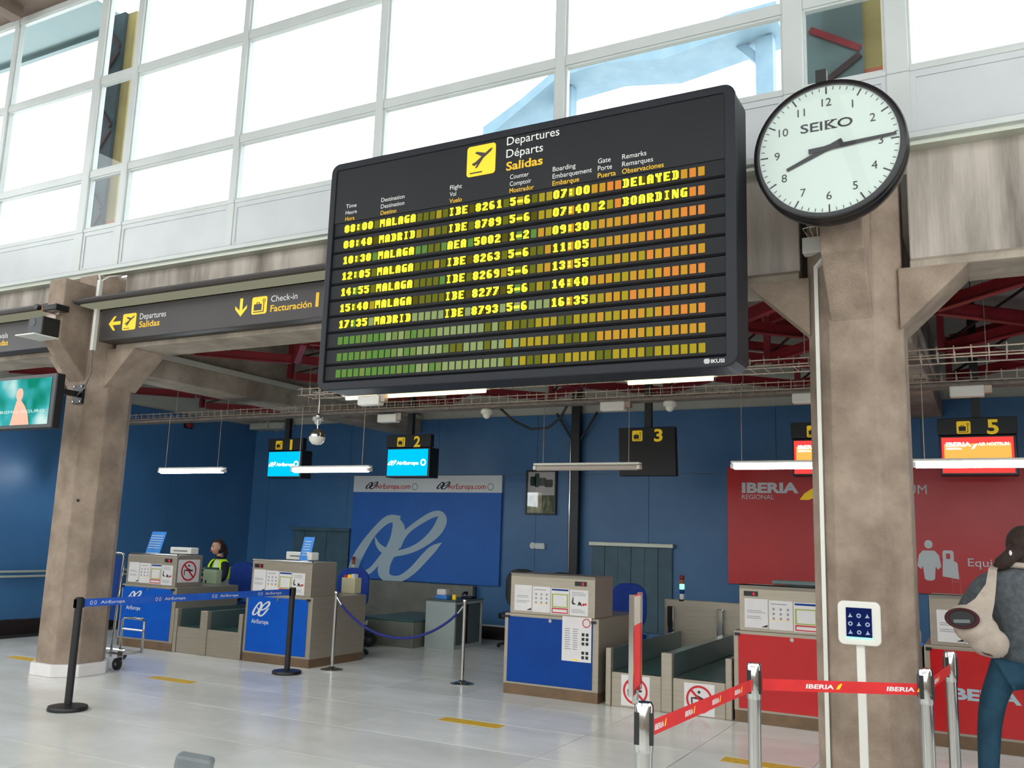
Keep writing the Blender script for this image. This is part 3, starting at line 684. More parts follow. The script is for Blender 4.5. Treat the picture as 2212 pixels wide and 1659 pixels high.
t = thing('camera_box', 'small dark box with orange edge above the speaker', 'camera', (-8.95, 6.05, 3.86))
build('body', MB().box(-9.02, -8.8, 5.98, 6.15, 3.87, 3.94), 'clock_case', t, bevel=.01); build('side_cap', MB().box(-9.05, -9.02, 5.99, 6.12, 3.875, 3.935), 'outside_orange', t); build('lens', MB().lathe([(.03, 5.95), (.03, 6.0)], (-9.09, 0, 3.92), 16, 'y'), 'black', t)
build('foot', MB().box(-8.98, -8.9, 6.1, 6.15, 3.85, 3.87), 'galv', t)
tv = thing('wall_screen', 'teal advertising television mounted on the left pillar', 'television', (-8.95, 5.85, 2.55))
build('casing', MB().box(-9.62, -8.4, 5.82, 5.92, 2.555, 3.125), 'black', tv, bevel=.012)
build('picture', MB().box(-9.56, -8.475, 5.814, 5.82, 2.6, 3.085), 'tv', tv)
text("TURISMO SEGURO", (-9.4, 5.812, 2.725), .03, 'tv_white', tv, width=.87)
mb = MB(); mb.prism(circ(-8.96, 2.92, .055, 20, 1.25), 'y', 5.809, 5.813); mb.prism([(-9.07, 2.6), (-8.76, 2.6), (-8.8, 2.72), (-8.86, 2.8), (-8.93, 2.86), (-9.0, 2.86), (-9.03, 2.76)], 'y', 5.81, 5.813)
build('pictured_bather', mb, 'skin2', tv)
build('arm', MB().bar((-8.75, 5.92, 3.0), (-8.97, 6.5, 3.03), .05, .06), 'black', tv)
build('mount', MB().box(-9.06, -8.9, 6.49, 6.52, 2.93, 3.14), 'black', tv)
mb = MB()
for a in (-9.04, -8.92):
    for b in (2.95, 3.12): mb.lathe([(.008, 6.482), (.008, 6.49)], (a, 0, b), 8, 'y')
build('bolts', mb, 'chrome', tv)

# ------------------------------------------------------------------ fluorescent lamps
def tubelamp(xa, on, label, sag=0):
    t = thing('fluorescent_lamp', label, 'lamp', (xa+.61, 8.75, 2.38), 'suspended tube lamps over the desks'); xb = xa+1.21; z = 2.375
    build('housing', MB().box(xa, xb, 8.71, 8.79, z+.012, z+.036), 'white_plastic', t, bevel=.008)
    for s, e in ((xa, xa+.03), (xb-.03, xb)): build('end_cap', MB().box(s, e, 8.71, 8.79, z-.035, z+.005), 'white_plastic', t)
    build('tube', MB().tube([(xa+.03, 8.75, z-.016), (xb-.03, 8.75, z-.016)], .029, 14), 'tube_on' if on else 'tube_off', t, smooth='auto')
    for x in (xa+.1, xb-.13): build('suspension_cable', MB().tube([(x, 8.75, z+.04), (x, 8.75, 3.15), (x, 8.84, 3.2), (x, 8.85, 4.44 if abs(x+9.07) > .3 and abs(x+.82) > .3 else 3.36)], .004, 5), 'galv', t)
for xa, on, lb in ((-12.2, 1, 'lit tube lamp hidden behind the left pillar'), (-10.17, 1, 'lit tube lamp, leftmost in view, over the dark wall'), (-7.79, 1, 'lit tube lamp crossing the left cyan screen'),
        (-4.385, 0, 'unlit tube lamp in front of the screenless black sign'), (-2.245, 1, 'lit tube lamp left of the right pillar, over the red poster'), (-.63, 1, 'lit tube lamp right of the right pillar, crossing the red screen')):
    tubelamp(xa, on, lb)

# ------------------------------------------------------------------ counter number signs
def csign(xa, xb, num, label, scr, skew=0):
    Y = 11.2; t = thing('counter_sign', label, 'sign', ((xa+xb)/2, Y, 2.46), 'numbered signs above the desks'); xm = (xa+xb)/2
    build('pole', MB().box(xm-.045, xm+.045, Y-.02, Y+.05, 3.09, 4.44), 'black', t)
    if scr is None:
        build('panel', MB().prism([(xa+.02, 2.455), (xb, 2.455), (xb-.02, 3.09), (xa, 3.09)], 'y', Y-.05, Y+.05), 'sign_dark', t, bevel=.008)
    else:
        build('number_box', MB().box(xa, xb, Y-.04, Y+.05, 2.9, 3.09), 'sign_dark', t, bevel=.006)
        build('monitor', MB().box(xa+.01, xb-.01, Y-.03, Y+.22, 2.45, 2.895), 'black', t, bevel=.01)
        build('screen', MB().box(xa+.035, xb-.045, Y-.036, Y-.03, 2.475, 2.87), scr+'_screen', t)
        if scr == 'cyan':
            ae_logo(t, xa+.04, xa+.2, 2.63, 2.71, Y-.036, 'screen_white')
            text("AirEuropa", (xa+.2, Y-.036, 2.64), .05, 'screen_white', t, width=.4, bold=.04)
            build('logo_ring', MB().frame(circ(xb-.12, 2.67, .05), circ(xb-.12, 2.67, .03), 'y', Y-.039, Y-.036), 'screen_white', t)
        else:
            build('banner', MB().box(xa+.06, xb-.07, Y-.038, Y-.036, 2.56, 2.8), 'orange_screen', t)
            text("IBERIA", (xa+.08, Y-.038, 2.77), .045, 'screen_white', t, width=.25, bold=.04); text("REGIONAL", (xa+.08, Y-.038, 2.735), .022, 'screen_white', t, width=.16, bold=.03)
            text("AIR NOSTRUM", (xa+.4, Y-.038, 2.775), .035, 'screen_white', t, width=.3, bold=.03)
            build('swoosh', MB().prism([(xa+.33, 2.735), (xa+.36, 2.745), (xa+.4, 2.8), (xa+.36, 2.79)], 'y', Y-.04, Y-.038), 'screen_white', t)
    yf = Y-.04 if scr else Y-.05
    bag_icon(t, xm-.2, xm-.06, 2.91, 3.05, yf, 'sign_dark'); text(num, (xm+.1, yf, 2.905), .155, 'yellow', t, width=.115 if num != '1' else .05, bold=.03)
csign(-10.5, -9.76, '1', 'hanging sign over a cyan screen crossed by a lit lamp', 'cyan')
csign(-8.12, -7.32, '2', 'hanging sign over a cyan screen above the blue poster', 'cyan')
csign(-4.36, -3.57, '3', 'hanging all-black sign without a lit screen', None)
csign(-2.14, -1.36, '4', 'hanging sign over red screen, half hidden by right pillar', 'red')
csign(-.53, .26, '5', 'hanging sign over red screen right of the right pillar', 'red')

# emergency lights, cameras, mirror dome
t0 = None
for i, (x, y, z, lb) in enumerate(((-6.5, 8.95, 3.0, 'white emergency light just above the fully visible cyan screen'), (-3.56, 8.95, 3.03, 'white emergency light above the unlit tube lamp'), (-1.55, 8.95, 3.03, 'white emergency light beside the right pillar'),
        (-.17, 8.95, 3.03, 'white emergency light right of the right pillar'), (-5.78, 7.62, 2.99, 'white emergency light hanging under the board'))):
    if t0 is None:
        t0 = thing('emergency_light', lb, 'emergency light', (x, y, z), 'white emergency lights on the trays')
        build('body', MB().box(x-.14, x+.14, y-.05, y+.05, z-.05, z+.05), 'white_plastic', t0, bevel=.012); build('bracket', MB().box(x+.1, x+.2, y-.03, y+.03, z-.02, z+.06), 'galv', t0)
    else: dup(t0, (x, y, z), lb)
for i, (x, y, z, lb) in enumerate(((-2.95, 9.0, 3.058, 'white dome camera above the all-black hanging sign'), (-5.15, 9.0, 3.058, 'white dome camera above the framed picture'), (-7.65, 9.0, 3.058, 'white dome camera beside the mirror ball'))):
    t = thing('dome_camera', lb, 'camera', (x, y, z)); build('housing', MB().lathe([(.05, z+.02), (.07, z), (.07, z-.04), (.05, z-.05)], (x, y, 0), 20), 'white_plastic', t, smooth='auto'); build('dome', MB().ball((x, y, z-.055), .045), 'white_plastic', t, smooth=True)
t = thing('mirror_dome', 'mirrored ball camera hanging below the left end of the board', 'camera', (-6.55, 7.7, 2.6))
x, y = -6.54, 7.7
build('rod', MB().tube([(x, y, 2.72), (x, y, 4.44)], .008, 8), 'chrome', t); build('upper_ball', MB().ball((x, y, 2.86), .035), 'chrome', t, smooth=True)
build('ball', MB().ball((x, y, 2.635), .088, 24, 16), 'chrome', t, smooth=True); build('white_bowl', MB().lathe([(.0001, 2.543), (.05, 2.552), (.08, 2.585), (.091, 2.625), (.0895, 2.63)], (x, y, 0), 24), 'white_plastic', t, smooth=True)

# ------------------------------------------------------------------ posters and wall fittings
PA = thing('blue_poster', 'large blue wall poster with a pale ligature logo', 'poster', (-8.64, 13.08, .83))
build('sheet', MB().box(-10.16, -7.13, 13.05, 13.085, .835, 2.335), 'poster_blue', PA); build('white_band', MB().box(-10.16, -7.13, 13.045, 13.085, 2.335, 2.62), 'white', PA)
ae_logo(PA, -10.2, -8.16, .79, 2.02, 13.05, 'logo_grey')
for xa in (-9.9, -8.4):
    ae_logo(PA, xa, xa+.28, 2.385, 2.52, 13.045, 'navy'); text("AirEuropa.com", (xa+.23, 13.045, 2.395), .085, 'red', PA, width=.74, bold=.012)
    build('ring_mark', MB().frame(circ(xa+1.06, 2.43, .06), circ(xa+1.06, 2.43, .045), 'y', 13.043, 13.045), 'grey_print', PA)
PI_ = thing('red_poster', 'large red wall poster behind the right pillar', 'poster', (-1, 13.08, 1.07))
build('sheet', MB().box(-3.41, 2.4, 13.05, 13.085, 1.07, 2.72), 'poster_red', PI_)
text("IBERIA", (-3.2, 13.05, 2.36), .135, 'white', PI_, width=.79, bold=.045); text("REGIONAL", (-3.2, 13.05, 2.265), .065, 'white', PI_, width=.45)
text("AIR NOSTRUM", (-1.9, 13.05, 2.35), .12, 'white', PI_, width=1.12)
def swoosh(parent, x, z, s, y, m1='yellow', m2='white'):
    f = lambda a, b: (x+a*s, z+b*s)
    build('swoosh', MB().prism([f(0, 0), f(.12, .16), f(.3, .28), f(.5, .34), f(.62, .33), f(.56, .2), f(.42, .08), f(.22, 0)], 'y', y-.002, y), m1, parent)
    build('swoosh_tip', MB().prism([f(.34, .37), f(.62, .5), f(.92, .72), f(.8, .48), f(.66, .36), f(.5, .37)], 'y', y-.002, y), m2, parent)
swoosh(PI_, -2.4, 2.26, .55, 13.05)
mb = MB(); mb.prism(circ(-.79, 1.7, .05, 20, 1.1), 'y', 13.046, 13.05)
mb.prism([(-.86, 1.62), (-.72, 1.62), (-.67, 1.56), (-.65, 1.42), (-.69, 1.38), (-.715, 1.42), (-.73, 1.26), (-.76, 1.24), (-.82, 1.24), (-.85, 1.26), (-.865, 1.42), (-.89, 1.38), (-.93, 1.42), (-.91, 1.56)], 'y', 13.046, 13.05)
build('figure_print', mb, 'white', PI_)
mb = MB(); mb.frame(rr(-.63, -.5, 1.49, 1.63, .03, 3), rr(-.59, -.54, 1.52, 1.59, .01, 3), 'y', 13.046, 13.05); mb.prism([(-.63, 1.5), (-.5, 1.5), (-.46, 1.47), (-.45, 1.27), (-.64, 1.3), (-.635, 1.4)], 'y', 13.0455, 13.05)
build('suitcase_print', mb, 'white', PI_); text("Equipaje", (-.34, 13.05, 1.44), .1, 'white', PI_, width=.55)
pf = thing('framed_picture', 'black framed picture with white top and grassy lower half', 'picture', (-6.42, 13.08, 2))
build('frame', MB().frame([(-6.69, 1.99), (-6.15, 1.99), (-6.15, 2.7), (-6.69, 2.7)], [(-6.665, 2.015), (-6.175, 2.015), (-6.175, 2.675), (-6.665, 2.675)], 'y', 13.05, 13.1), 'black', pf)
build('upper_print', MB().box(-6.665, -6.175, 13.075, 13.1, 2.34, 2.675), 'paper', pf)
M['grass_print'] = mat('grass_print', (58, 84, 60), .6, 0, (150, 160, 108), 22, 4, stretch=(1, 1, .3), contrast=(.4, .6))
build('lower_print', MB().box(-6.665, -6.175, 13.075, 13.1, 2.015, 2.3), 'grass_print', pf); build('divider', MB().box(-6.665, -6.175, 13.07, 13.1, 2.3, 2.34), 'white', pf)  # white band paints a lamp's reflection line across the picture
M['green_dark'] = mat('dark_green_print', (48, 72, 68), .6)
mb = MB()
for a, b, c, d in ((-6.62, -6.52, 2.45, 2.6), (-6.54, -6.46, 2.43, 2.65), (-6.46, -6.34, 2.45, 2.58), (-6.36, -6.22, 2.43, 2.55)): mb.prism(rr(a, b, c, d, .02, 3), 'y', 13.07, 13.075+random.random()*.001)
build('pictured_shapes', mb, 'green_dark', pf); build('cover_glass', MB().box(-6.665, -6.175, 13.06, 13.062, 2.015, 2.675), 'pic_glass', pf)
t = thing('wall_switch', 'white wall switch under the framed picture', 'switch', (-6.56, 13.09, 1.5)); build('plate', MB().lathe([(.05, 13.07), (.05, 13.1)], (-6.55, 0, 1.5), 20, 'y'), 'white_plastic', t, smooth='auto'); build('button', MB().box(-6.565, -6.535, 13.06, 13.07, 1.48, 1.52), 'white_plastic', t)
t = thing('socket_box', 'white socket box right of the round switch', 'socket', (-6.41, 13.09, 1.5)); build('plate', MB().box(-6.5, -6.33, 13.05, 13.1, 1.45, 1.545), 'white_plastic', t, bevel=.008); build('cover', MB().box(-6.49, -6.34, 13.045, 13.05, 1.46, 1.535), 'white', t)
t = thing('steel_column', 'slim dark steel column against the blue wall', 'column', (-5.79, 13.05, 0)); build('shaft', MB().box(-5.86, -5.72, 12.95, 13.05, 0, 4.44), 'black', t)
for s in (-1, 1): build('knee_brace', MB().bar((-5.79+s*.06, 13.0, 3.15), (-5.79+s*.35, 13.0, 3.6), .03, .03), 'black', t)
t = tag(build('wall_pipe', MB().tube([(-5.9, 13.04, .23), (-5.9, 13.04, 3.14)], .02, 10), 'chrome', loc=(-5.9, 13.04, .23), smooth='auto'), 'thin shiny metal pipe beside the dark column', 'pipe')
def curtain(xa, xb, za, zb, n, label, dark=False):
    t = thing('baggage_hatch', label, 'hatch', ((xa+xb)/2, 13.06, za))
    build('header', MB().box(xa-.03, xb+.03, 13.0, 13.085, zb-.005, zb+.055), 'galv_light' if not dark else 'green_grey', t, bevel=.006)
    w = (xb-xa)/n
    for i in range(n): build('strip', MB().box(xa+i*w+.003, xa+(i+1)*w-.003, 13.055+.006*(i % 2), 13.075+.006*(i % 2), za, zb), 'green_grey', t)
curtain(-5.52, -4.24, .3, 1.54, 6, 'grey strip-curtain baggage hatch with pale header')
curtain(-11.48, -10.2, .3, 1.63, 5, 'dim grey strip-curtain hatch left of the blue poster', True)
t = thing('handrail', 'double chrome handrail on the far left blue wall', 'handrail', (-12.58, 10, .85))
for z in (.83, .9): build('rail', MB().tube([(-12.57, 7.2, z), (-12.57, 13.0, z)], .018, 10), 'galv_light', t, smooth='auto')
for y in (7.6, 9.4, 11.2, 12.8): build('bracket', MB().box(-12.65, -12.56, y-.015, y+.015, .81, .92), 'chrome', t)

# ------------------------------------------------------------------ check-in desks
def notice(t, xa, xb, za, zb, y, kind):
    p = build('notice', MB().box(xa, xb, y-.002, y, za, zb), 'paper', t)
    w = xb-xa; h = zb-za; yy = y-.002
    mb = MB()
    if kind == 0:
        print_bars(mb, xa+.1*w, xb-.1*w, za+.5*h, za+.62*h, yy, 2); print_bars(mb, xa+.1*w, xb-.1*w, za+.3*h, za+.42*h, yy, 2); build('print', mb, 'grey_print', p)
        build('corner_print', MB().prism([(xb-.3*w, za+.01), (xb-.005, za+.01), (xb-.005, za+.13*h)], 'y', yy-.0008, yy), 'dark_print', p)
    elif kind == 1:
        for i in range(3):
            for j in range(3): mb.prism(circ(xa+w*(.2+.3*i), za+h*(.38+.16*j), .012, 8), 'y', yy-.0008, yy)
        mb.box(xa+.08*w, xa+.75*w, yy-.0008, yy, za+.86*h, za+.89*h); build('print', mb, 'grey_print', p)
        mb = MB(); mb.box(xa+.08*w, xb-.05*w, yy-.0008, yy, za+.32*h, za+.335*h); build('yellow_rule', mb, 'yellow', p)
    elif kind == 2:
        build('blue_strip', MB().box(xa+.04*w, xb-.04*w, yy-.0008, yy, za+.9*h, za+.97*h), 'blue_panel2', p)
        mb = MB(); mb.frame([(xa+.05*w, za+.25*h), (xb-.05*w, za+.25*h), (xb-.05*w, za+.78*h), (xa+.05*w, za+.78*h)], [(xa+.12*w, za+.29*h), (xb-.12*w, za+.29*h), (xb-.12*w, za+.74*h), (xa+.12*w, za+.74*h)], 'y', yy-.0008, yy)
        M.setdefault('olive_print', mat('olive_print', (168, 178, 70), .6)); build('olive_frame', mb, 'olive_print', p)
        mb = MB(); mb.frame([(xa+.05*w, za+.03*h), (xb-.05*w, za+.03*h), (xb-.05*w, za+.23*h), (xa+.05*w, za+.23*h)], [(xa+.1*w, za+.07*h), (xb-.1*w, za+.07*h), (xb-.1*w, za+.18*h), (xa+.1*w, za+.18*h)], 'y', yy-.0008, yy); build('red_frame', mb, 'red', p)
    else:
        mb.prism([(xa+.1*w, za+.5*h), (xa+.16*w, za+.72*h), (xa+.2*w, za+.72*h), (xa+.2*w, za+.5*h), (xa+.38*w, za+.44*h), (xa+.16*w, za+.42*h)], 'y', yy-.0008, yy)
        mb.prism([(xa+.42*w, za+.38*h), (xa+.5*w, za+.56*h), (xa+.62*w, za+.5*h), (xa+.68*w, za+.36*h), (xa+.55*w, za+.42*h)], 'y', yy-.0008, yy); build('print', mb, 'dark_print', p)
        mb = MB(); mb.prism(circ(xa+.75*w, za+.44*h, .014, 10), 'y', yy-.0008, yy); mb.prism(circ(xa+.87*w, za+.46*h, .012, 10), 'y', yy-.0008, yy); build('red_print', mb, 'red', p)
        mb = MB(); print_bars(mb, xa+.1*w, xb-.1*w, za+.76*h, za+.92*h, yy, 3); print_bars(mb, xa+.1*w, xb-.1*w, za+.1*h, za+.26*h, yy, 3); build('caption', mb, 'grey_print', p)
def nosit(parent, xa, xb, za, zb, y, name='warning_sticker', axis='y', sgn=-1):
    w = xb-xa; h = zb-za; cx = (xa+xb)/2; cz = (za+zb)/2; r = .44*min(w, h)
    def lay(a): return (y+sgn*a, y) if sgn < 0 else (y, y+a)
    A = lambda poly, mb, d0, d1: mb.prism(poly, axis, min(y+sgn*d0, y+sgn*d1), max(y+sgn*d0, y+sgn*d1))
    mb = MB(); A([(xa, za), (xb, za), (xb, zb), (xa, zb)], mb, 0, .002); p = build(name, mb, 'paper', parent)
    mb = MB(); f = lambda a, b: (cx+a*r, cz+b*r)
    A([(f(-.02, .52)[0]+.11*r*math.cos(t), f(0, .52)[1]+.11*r*math.sin(t)) for t in [2*PI*i/10 for i in range(10)]], mb, .002, .003)
    A([f(-.15, .3), f(.3, .1), f(.55, .12), f(.5, -.05), f(.1, -.05), f(-.2, .0), f(-.52, .02), f(-.5, -.42), f(-.6, -.42), f(-.64, .1), f(-.3, .14)], mb, .002, .003)
    build('figure', mb, 'dark_print', p)
    mb = MB(); n = 32; d = .0045
    mb.frame([(cx+r*math.cos(2*PI*i/n), cz+r*math.sin(2*PI*i/n)) for i in range(n)], [(cx+.84*r*math.cos(2*PI*i/n), cz+.84*r*math.sin(2*PI*i/n)) for i in range(n)], axis, min(y+sgn*.002, y+sgn*d), max(y+sgn*.002, y+sgn*d))
    A([f(-.68, .56), f(-.56, .68), f(.68, -.56), f(.56, -.68)], mb, .003, .0042); build('red_ring', mb, 'red', p)
    return p
def counter(xa, xb, label, panel, depth, cdepth, first=0, leds='6'):
    Y = 8.73; t = thing('check_in_counter', label, 'counter', ((xa+xb)/2, Y, 0), 'steel check-in counters')
    build('body', MB().prism([(Y, .1), (Y, .82), (Y+depth, .82), (Y+depth, .78), (Y+.5, .78), (Y+.5, .1)], 'x', xa, xb), 'steel', t, bevel=.008)
    for x in (xa, xb-.04): build('side_panel', MB().box(x, x+.04, Y+.49, Y+depth, .1, .79), 'steel', t)
    build('kick_board', MB().box(xa+.005, xb-.005, Y+.006, Y+.48, 0, .1), 'toe', t)
    for x in (xa+.003, xb-.038): build('side_kick', MB().box(x, x+.035, Y+.48, Y+depth-.01, 0, .1), 'toe', t)
    build('front_panel', MB().box(xa+.045, xb-.065, Y-.008, Y, .125, .79), panel, t, bevel=.002)
    build('console', MB().prism([(Y+.01, .82), (Y+.01, 1.205), (Y+.02, 1.225), (Y+.045, 1.237), (Y+cdepth, 1.237), (Y+cdepth, .82)], 'x', xa+.055, xb-.05), 'steel', t, bevel=.006)
    build('edge_trim', MB().tube([(xa+.055, Y+.016, 1.237), (xb-.05, Y+.016, 1.237)], .012, 8), 'chrome', t, smooth='auto')
    for x in (xa+.035, xb-.055): build('clip', MB().box(x-.02, x+.025, Y-.025, Y-.008, .775, .8), 'black', t)
    build('lock', MB().lathe([(.018, Y-.014), (.018, Y-.008)], ((xa+xb)/2, 0, .77), 14, 'y'), 'chrome', t)
    x = xb-.275 if first == 0 else xa+.1
    d = build('led_display', MB().box(x, x+.13, Y+.002, Y+.01, 1.14, 1.185), 'black', t)
    text(leds, (x+.08, Y+.002, 1.147), .03, 'led_red', d, width=.022, bold=.02, name='digit')
    return t
def fournotices(t, xa, order, y=8.74, w=.205, z0=.853, z1=1.118, gap=.01):
    for i, k in enumerate(order):
        notice(t, xa+i*(w+gap), xa+i*(w+gap)+w, z0-(.004*i), z1-(.006*i if k != 0 else 0), y, k)
c1 = counter(-10.68, -9.62, 'steel check-in counter with blue panel, leftmost, behind the trolley', 'blue_panel', 1.12, .46, 0, '1'); fournotices(c1, -10.58, (0, 1, 2, 3))
nosit(c1, 8.77, 9.14, .88, 1.18, -9.67, axis='x', sgn=1)
c2 = counter(-8.38, -7.31, 'steel check-in counter with bright blue panel near the blue rope', 'blue_panel', 1.06, .48, 1, '2'); fournotices(c2, -8.29, (0, 1, 2, 3), w=.2)
c3 = counter(-4.68, -3.6, 'steel check-in counter with dark blue panel and tall notice', 'blue_panel2', 1.25, .5, 0, '3'); fournotices(c3, -4.575, (0, 1, 2, 3))
c4 = counter(-2.235, -1.16, 'steel check-in counter with red panel left of the right pillar', 'red_panel', 1.5, .5, 1, '4'); fournotices(c4, -2.13, (0, 1, 2, 3), w=.215)
c5 = counter(-.6, .48, 'steel check-in counter with red panel in front of the customer', 'red_panel', 1.5, .5, 0, '5'); fournotices(c5, -.49, (0, 1, 2, 3))
ae_logo(c1, -10.55, -10.26, .57, .745, 8.722, 'white'); text("AirEuropa", (-10.54, 8.722, .49), .05, 'white', c1, width=.28, bold=.01)
ae_logo(c2, -8.26, -7.965, .55, .74, 8.722, 'white'); text("AirEuropa", (-8.255, 8.722, .465), .05, 'white', c2, width=.28, bold=.01)
text("IBERIA", (-.44, 8.722, .4), .085, 'logo_grey', c5, width=.55, bold=.045); swoosh(c4, -1.55, .36, .4, 8.722)
p = build('tall_notice', MB().box(-4.0, -3.675, 8.717, 8.722, .39, .83), 'paper', c3)
mb = MB(); mb.frame(circ(-3.73, .775, .045), circ(-3.73, .775, .036), 'y', 8.715, 8.717); build('red_mark', mb, 'red', p)
mb = MB(); [mb.box(-3.78+.045*a, -3.75+.045*a, 8.7155, 8.717, .42+.045*b, .45+.045*b) for a in (0, 1) for b in (0, 1, 3, 4, 5)]; build('symbols', mb, 'dark_print', p)
mb = MB(); print_bars(mb, -3.97, -3.9, .5, .72, 8.717, 10); print_bars(mb, -3.88, -3.82, .5, .72, 8.717, 10); build('print', mb, 'grey_print', p); build('yellow_mark', MB().box(-3.88, -3.81, 8.7155, 8.717, .4, .412), 'yellow', p)

def conveyor(xa, xm0, xm1, xb, label, stickers, ylen=2.3):
    Y = 8.74; t = thing('baggage_conveyor', label, 'conveyor', ((xa+xb)/2, Y, 0)); ye = Y+ylen
    for a, b in ((xa+.05, xm0), (xm1, xb-.055)):
        build('front_plate', MB().box(a+.002, b-.002, Y, Y+.03, 0.0, .325), 'steel', t, bevel=.004)
        build('belt', MB().box(a+.01, b-.01, Y+.03, ye, .27, .33), 'belt_rubber', t)
        build('bed', MB().box(a+.02, b-.02, Y+.04, ye, .02, .27), 'steel_dark', t)
        build('roller', MB().tube([(a+.01, Y+.03, .315), (b-.01, Y+.03, .315)], .018, 10), 'chrome', t, smooth='auto')
    for i, (a, b) in enumerate(((xa-.01, xa+.048), (xm0+.002, xm1-.002), (xb-.053, xb+.01))):
        build('rail_post', MB().box(a, b, Y-.015, Y+.06, 0, .555), 'steel', t, bevel=.01)
        build('side_rail', MB().prism([(Y+.06, 0), (Y+.06, .545), (ye, .555), (ye, 0)], 'x', a+.004, b-.004), 'rail', t)
    for (a, b, c, d) in stickers: nosit(t, a, b, c, d, Y-.001)
    return t
conveyor(-3.51, -2.945, -2.83, -2.262, 'twin belt baggage conveyor with round no-sitting stickers', [(-3.355, -3.06, .02, .31), (-2.715, -2.42, .01, .3)])
conveyor(-9.6, -9.14, -9.01, -8.42, 'twin belt baggage conveyor between the two left counters', [])
t = thing('collector_panel', 'steel side panel of the collector belt behind the twin conveyor', 'panel', (-2.9, 11.2, 0))
build('sheet', MB().box(-3.72, -2.2, 11.15, 11.2, 0, .92), 'steel', t, bevel=.01)
for x in (-3.62, -3.0, -2.5): build('post', MB().box(x-.04, x+.04, 11.08, 11.15, 0, .84), 'chrome', t, bevel=.01)
t = thing('signal_tower', 'stack light with red, amber and lit green sections', 'signal light', (-3.38, 11.17, .92))
for a, b, m_ in ((.92, .99, 'white_plastic'), (.99, 1.045, 'blue_panel2'), (1.045, 1.11, 'led_green'), (1.11, 1.16, 'outside_orange'), (1.16, 1.215, 'red_paint')):
    build('section', MB().lathe([(.026, a), (.03, a+.006), (.03, b-.006), (.026, b)], (-3.5, 11.175, 0), 16), m_, t, smooth='auto')
build('bracket', MB().box(-3.53, -3.47, 11.15, 11.2, .9, .925), 'black', t)
t = thing('signal_tower', 'dim stack light left of the blue poster, behind a chair', 'signal light', (-9.65, 12.9, 0))
build('pole', MB().tube([(-9.95, 12.9, 0), (-9.95, 12.9, 1.0)], .012), 'chrome', t)
for a, b, m_ in ((1.0, 1.07, 'white_plastic'), (1.07, 1.14, 'outside_orange'), (1.14, 1.2, 'red_paint')): build('section', MB().lathe([(.03, a), (.03, b)], (-9.95, 12.9, 0), 14), m_, t)

# scale, backboard, low cabinet
t = thing('baggage_scale', 'low steel baggage platform in front of the blue poster', 'scale', (-7.95, 11.8, 0))
build('plinth', MB().box(-8.45, -7.5, 11.2, 12.55, 0, .36), 'steel_dark', t, bevel=.01); build('plate', MB().box(-8.46, -7.49, 11.19, 12.56, .36, .385), 'belt_rubber', t, bevel=.004); build('label', MB().box(-8.4, -8.3, 11.185, 11.19, .27, .34), 'white', t); bpy.context.view_layer.update()
t = tag(build('steel_backboard', MB().box(-9.7, -7.55, 12.95, 13.05, 0, .82), 'steel_dark', loc=(-8.6, 13, 0), bevel=.008), 'wide steel back panel under the blue poster', 'panel')
t = thing('low_cabinet', 'low pale metal cabinet with sliding shutters by the scale', 'cabinet', (-7.2, 11.9, 0))
build('carcass', MB().box(-7.46, -6.98, 11.45, 12.25, 0, .665), 'cab', t, bevel=.006); build('top', MB().box(-7.47, -6.95, 11.44, 12.26, .665, .685), 'cab_dark', t)
for a, b in ((11.5, 11.72), (11.86, 12.2)): build('shutter', MB().box(-6.98, -6.968, a, b, .06, .62), 'cab_dark', t)
build('opening', MB().box(-6.979, -6.972, 11.73, 11.85, .06, .62), 'black', t); build('frame_rim', MB().frame([(11.45, 0.0), (12.25, 0.0), (12.25, .665), (11.45, .665)], [(11.49, .05), (12.21, .05), (12.21, .63), (11.49, .63)], 'x', -6.98, -6.955), 'cab', t)
t = thing('tissue_pack', 'white and blue pack on the low cabinet', 'box', (-7.3, 11.7, .685)); build('lower', MB().box(-7.4, -7.2, 11.6, 11.75, .686, .74), 'card_blue', t, bevel=.008); build('upper', MB().box(-7.39, -7.23, 11.61, 11.74, .74, .83), 'paper', t, bevel=.02)
t = tag(build('yellow_tin', MB().lathe([(.03, .686), (.03, .75), (.024, .757)], (-7.12, 11.68, 0), 16), 'yellow', loc=(-7.12, 11.68, .686), smooth='auto'), 'small yellow tin beside the white pack', 'tin')
t = thing('desk_phone', 'dark telephone on the low cabinet, back edge', 'telephone', (-7.1, 12.1, .685)); build('base', MB().box(-7.2, -7.02, 12.0, 12.18, .686, .72), 'black', t, bevel=.01); build('handset', MB().tube([(-7.19, 12.02, .74), (-7.17, 12.05, .77), (-7.17, 12.13, .77), (-7.19, 12.16, .74)], .018, 8), 'black', t, smooth=True)

t = thing('rubbish_bag', 'black bag on the floor behind the counter by the rope', 'bag', (-8.15, 10.9, 0)); mb = MB(); mb.ball((-8.2, 10.9, .12), (.17, .14, .12), 16, 12); mb.ball((-8.1, 10.95, .1), (.13, .13, .1), 14, 10); mb.ball((-8.2, 10.9, .25), (.04, .04, .05), 10, 8)
mb2 = [(mb.v, mb.f)]; build('sack', mb, 'black', t, smooth=True); build('tie', MB().lathe([(.03, .23), (.036, .24), (.03, .25)], (-8.2, 10.9, 0), 12), 'grey_plastic', t)
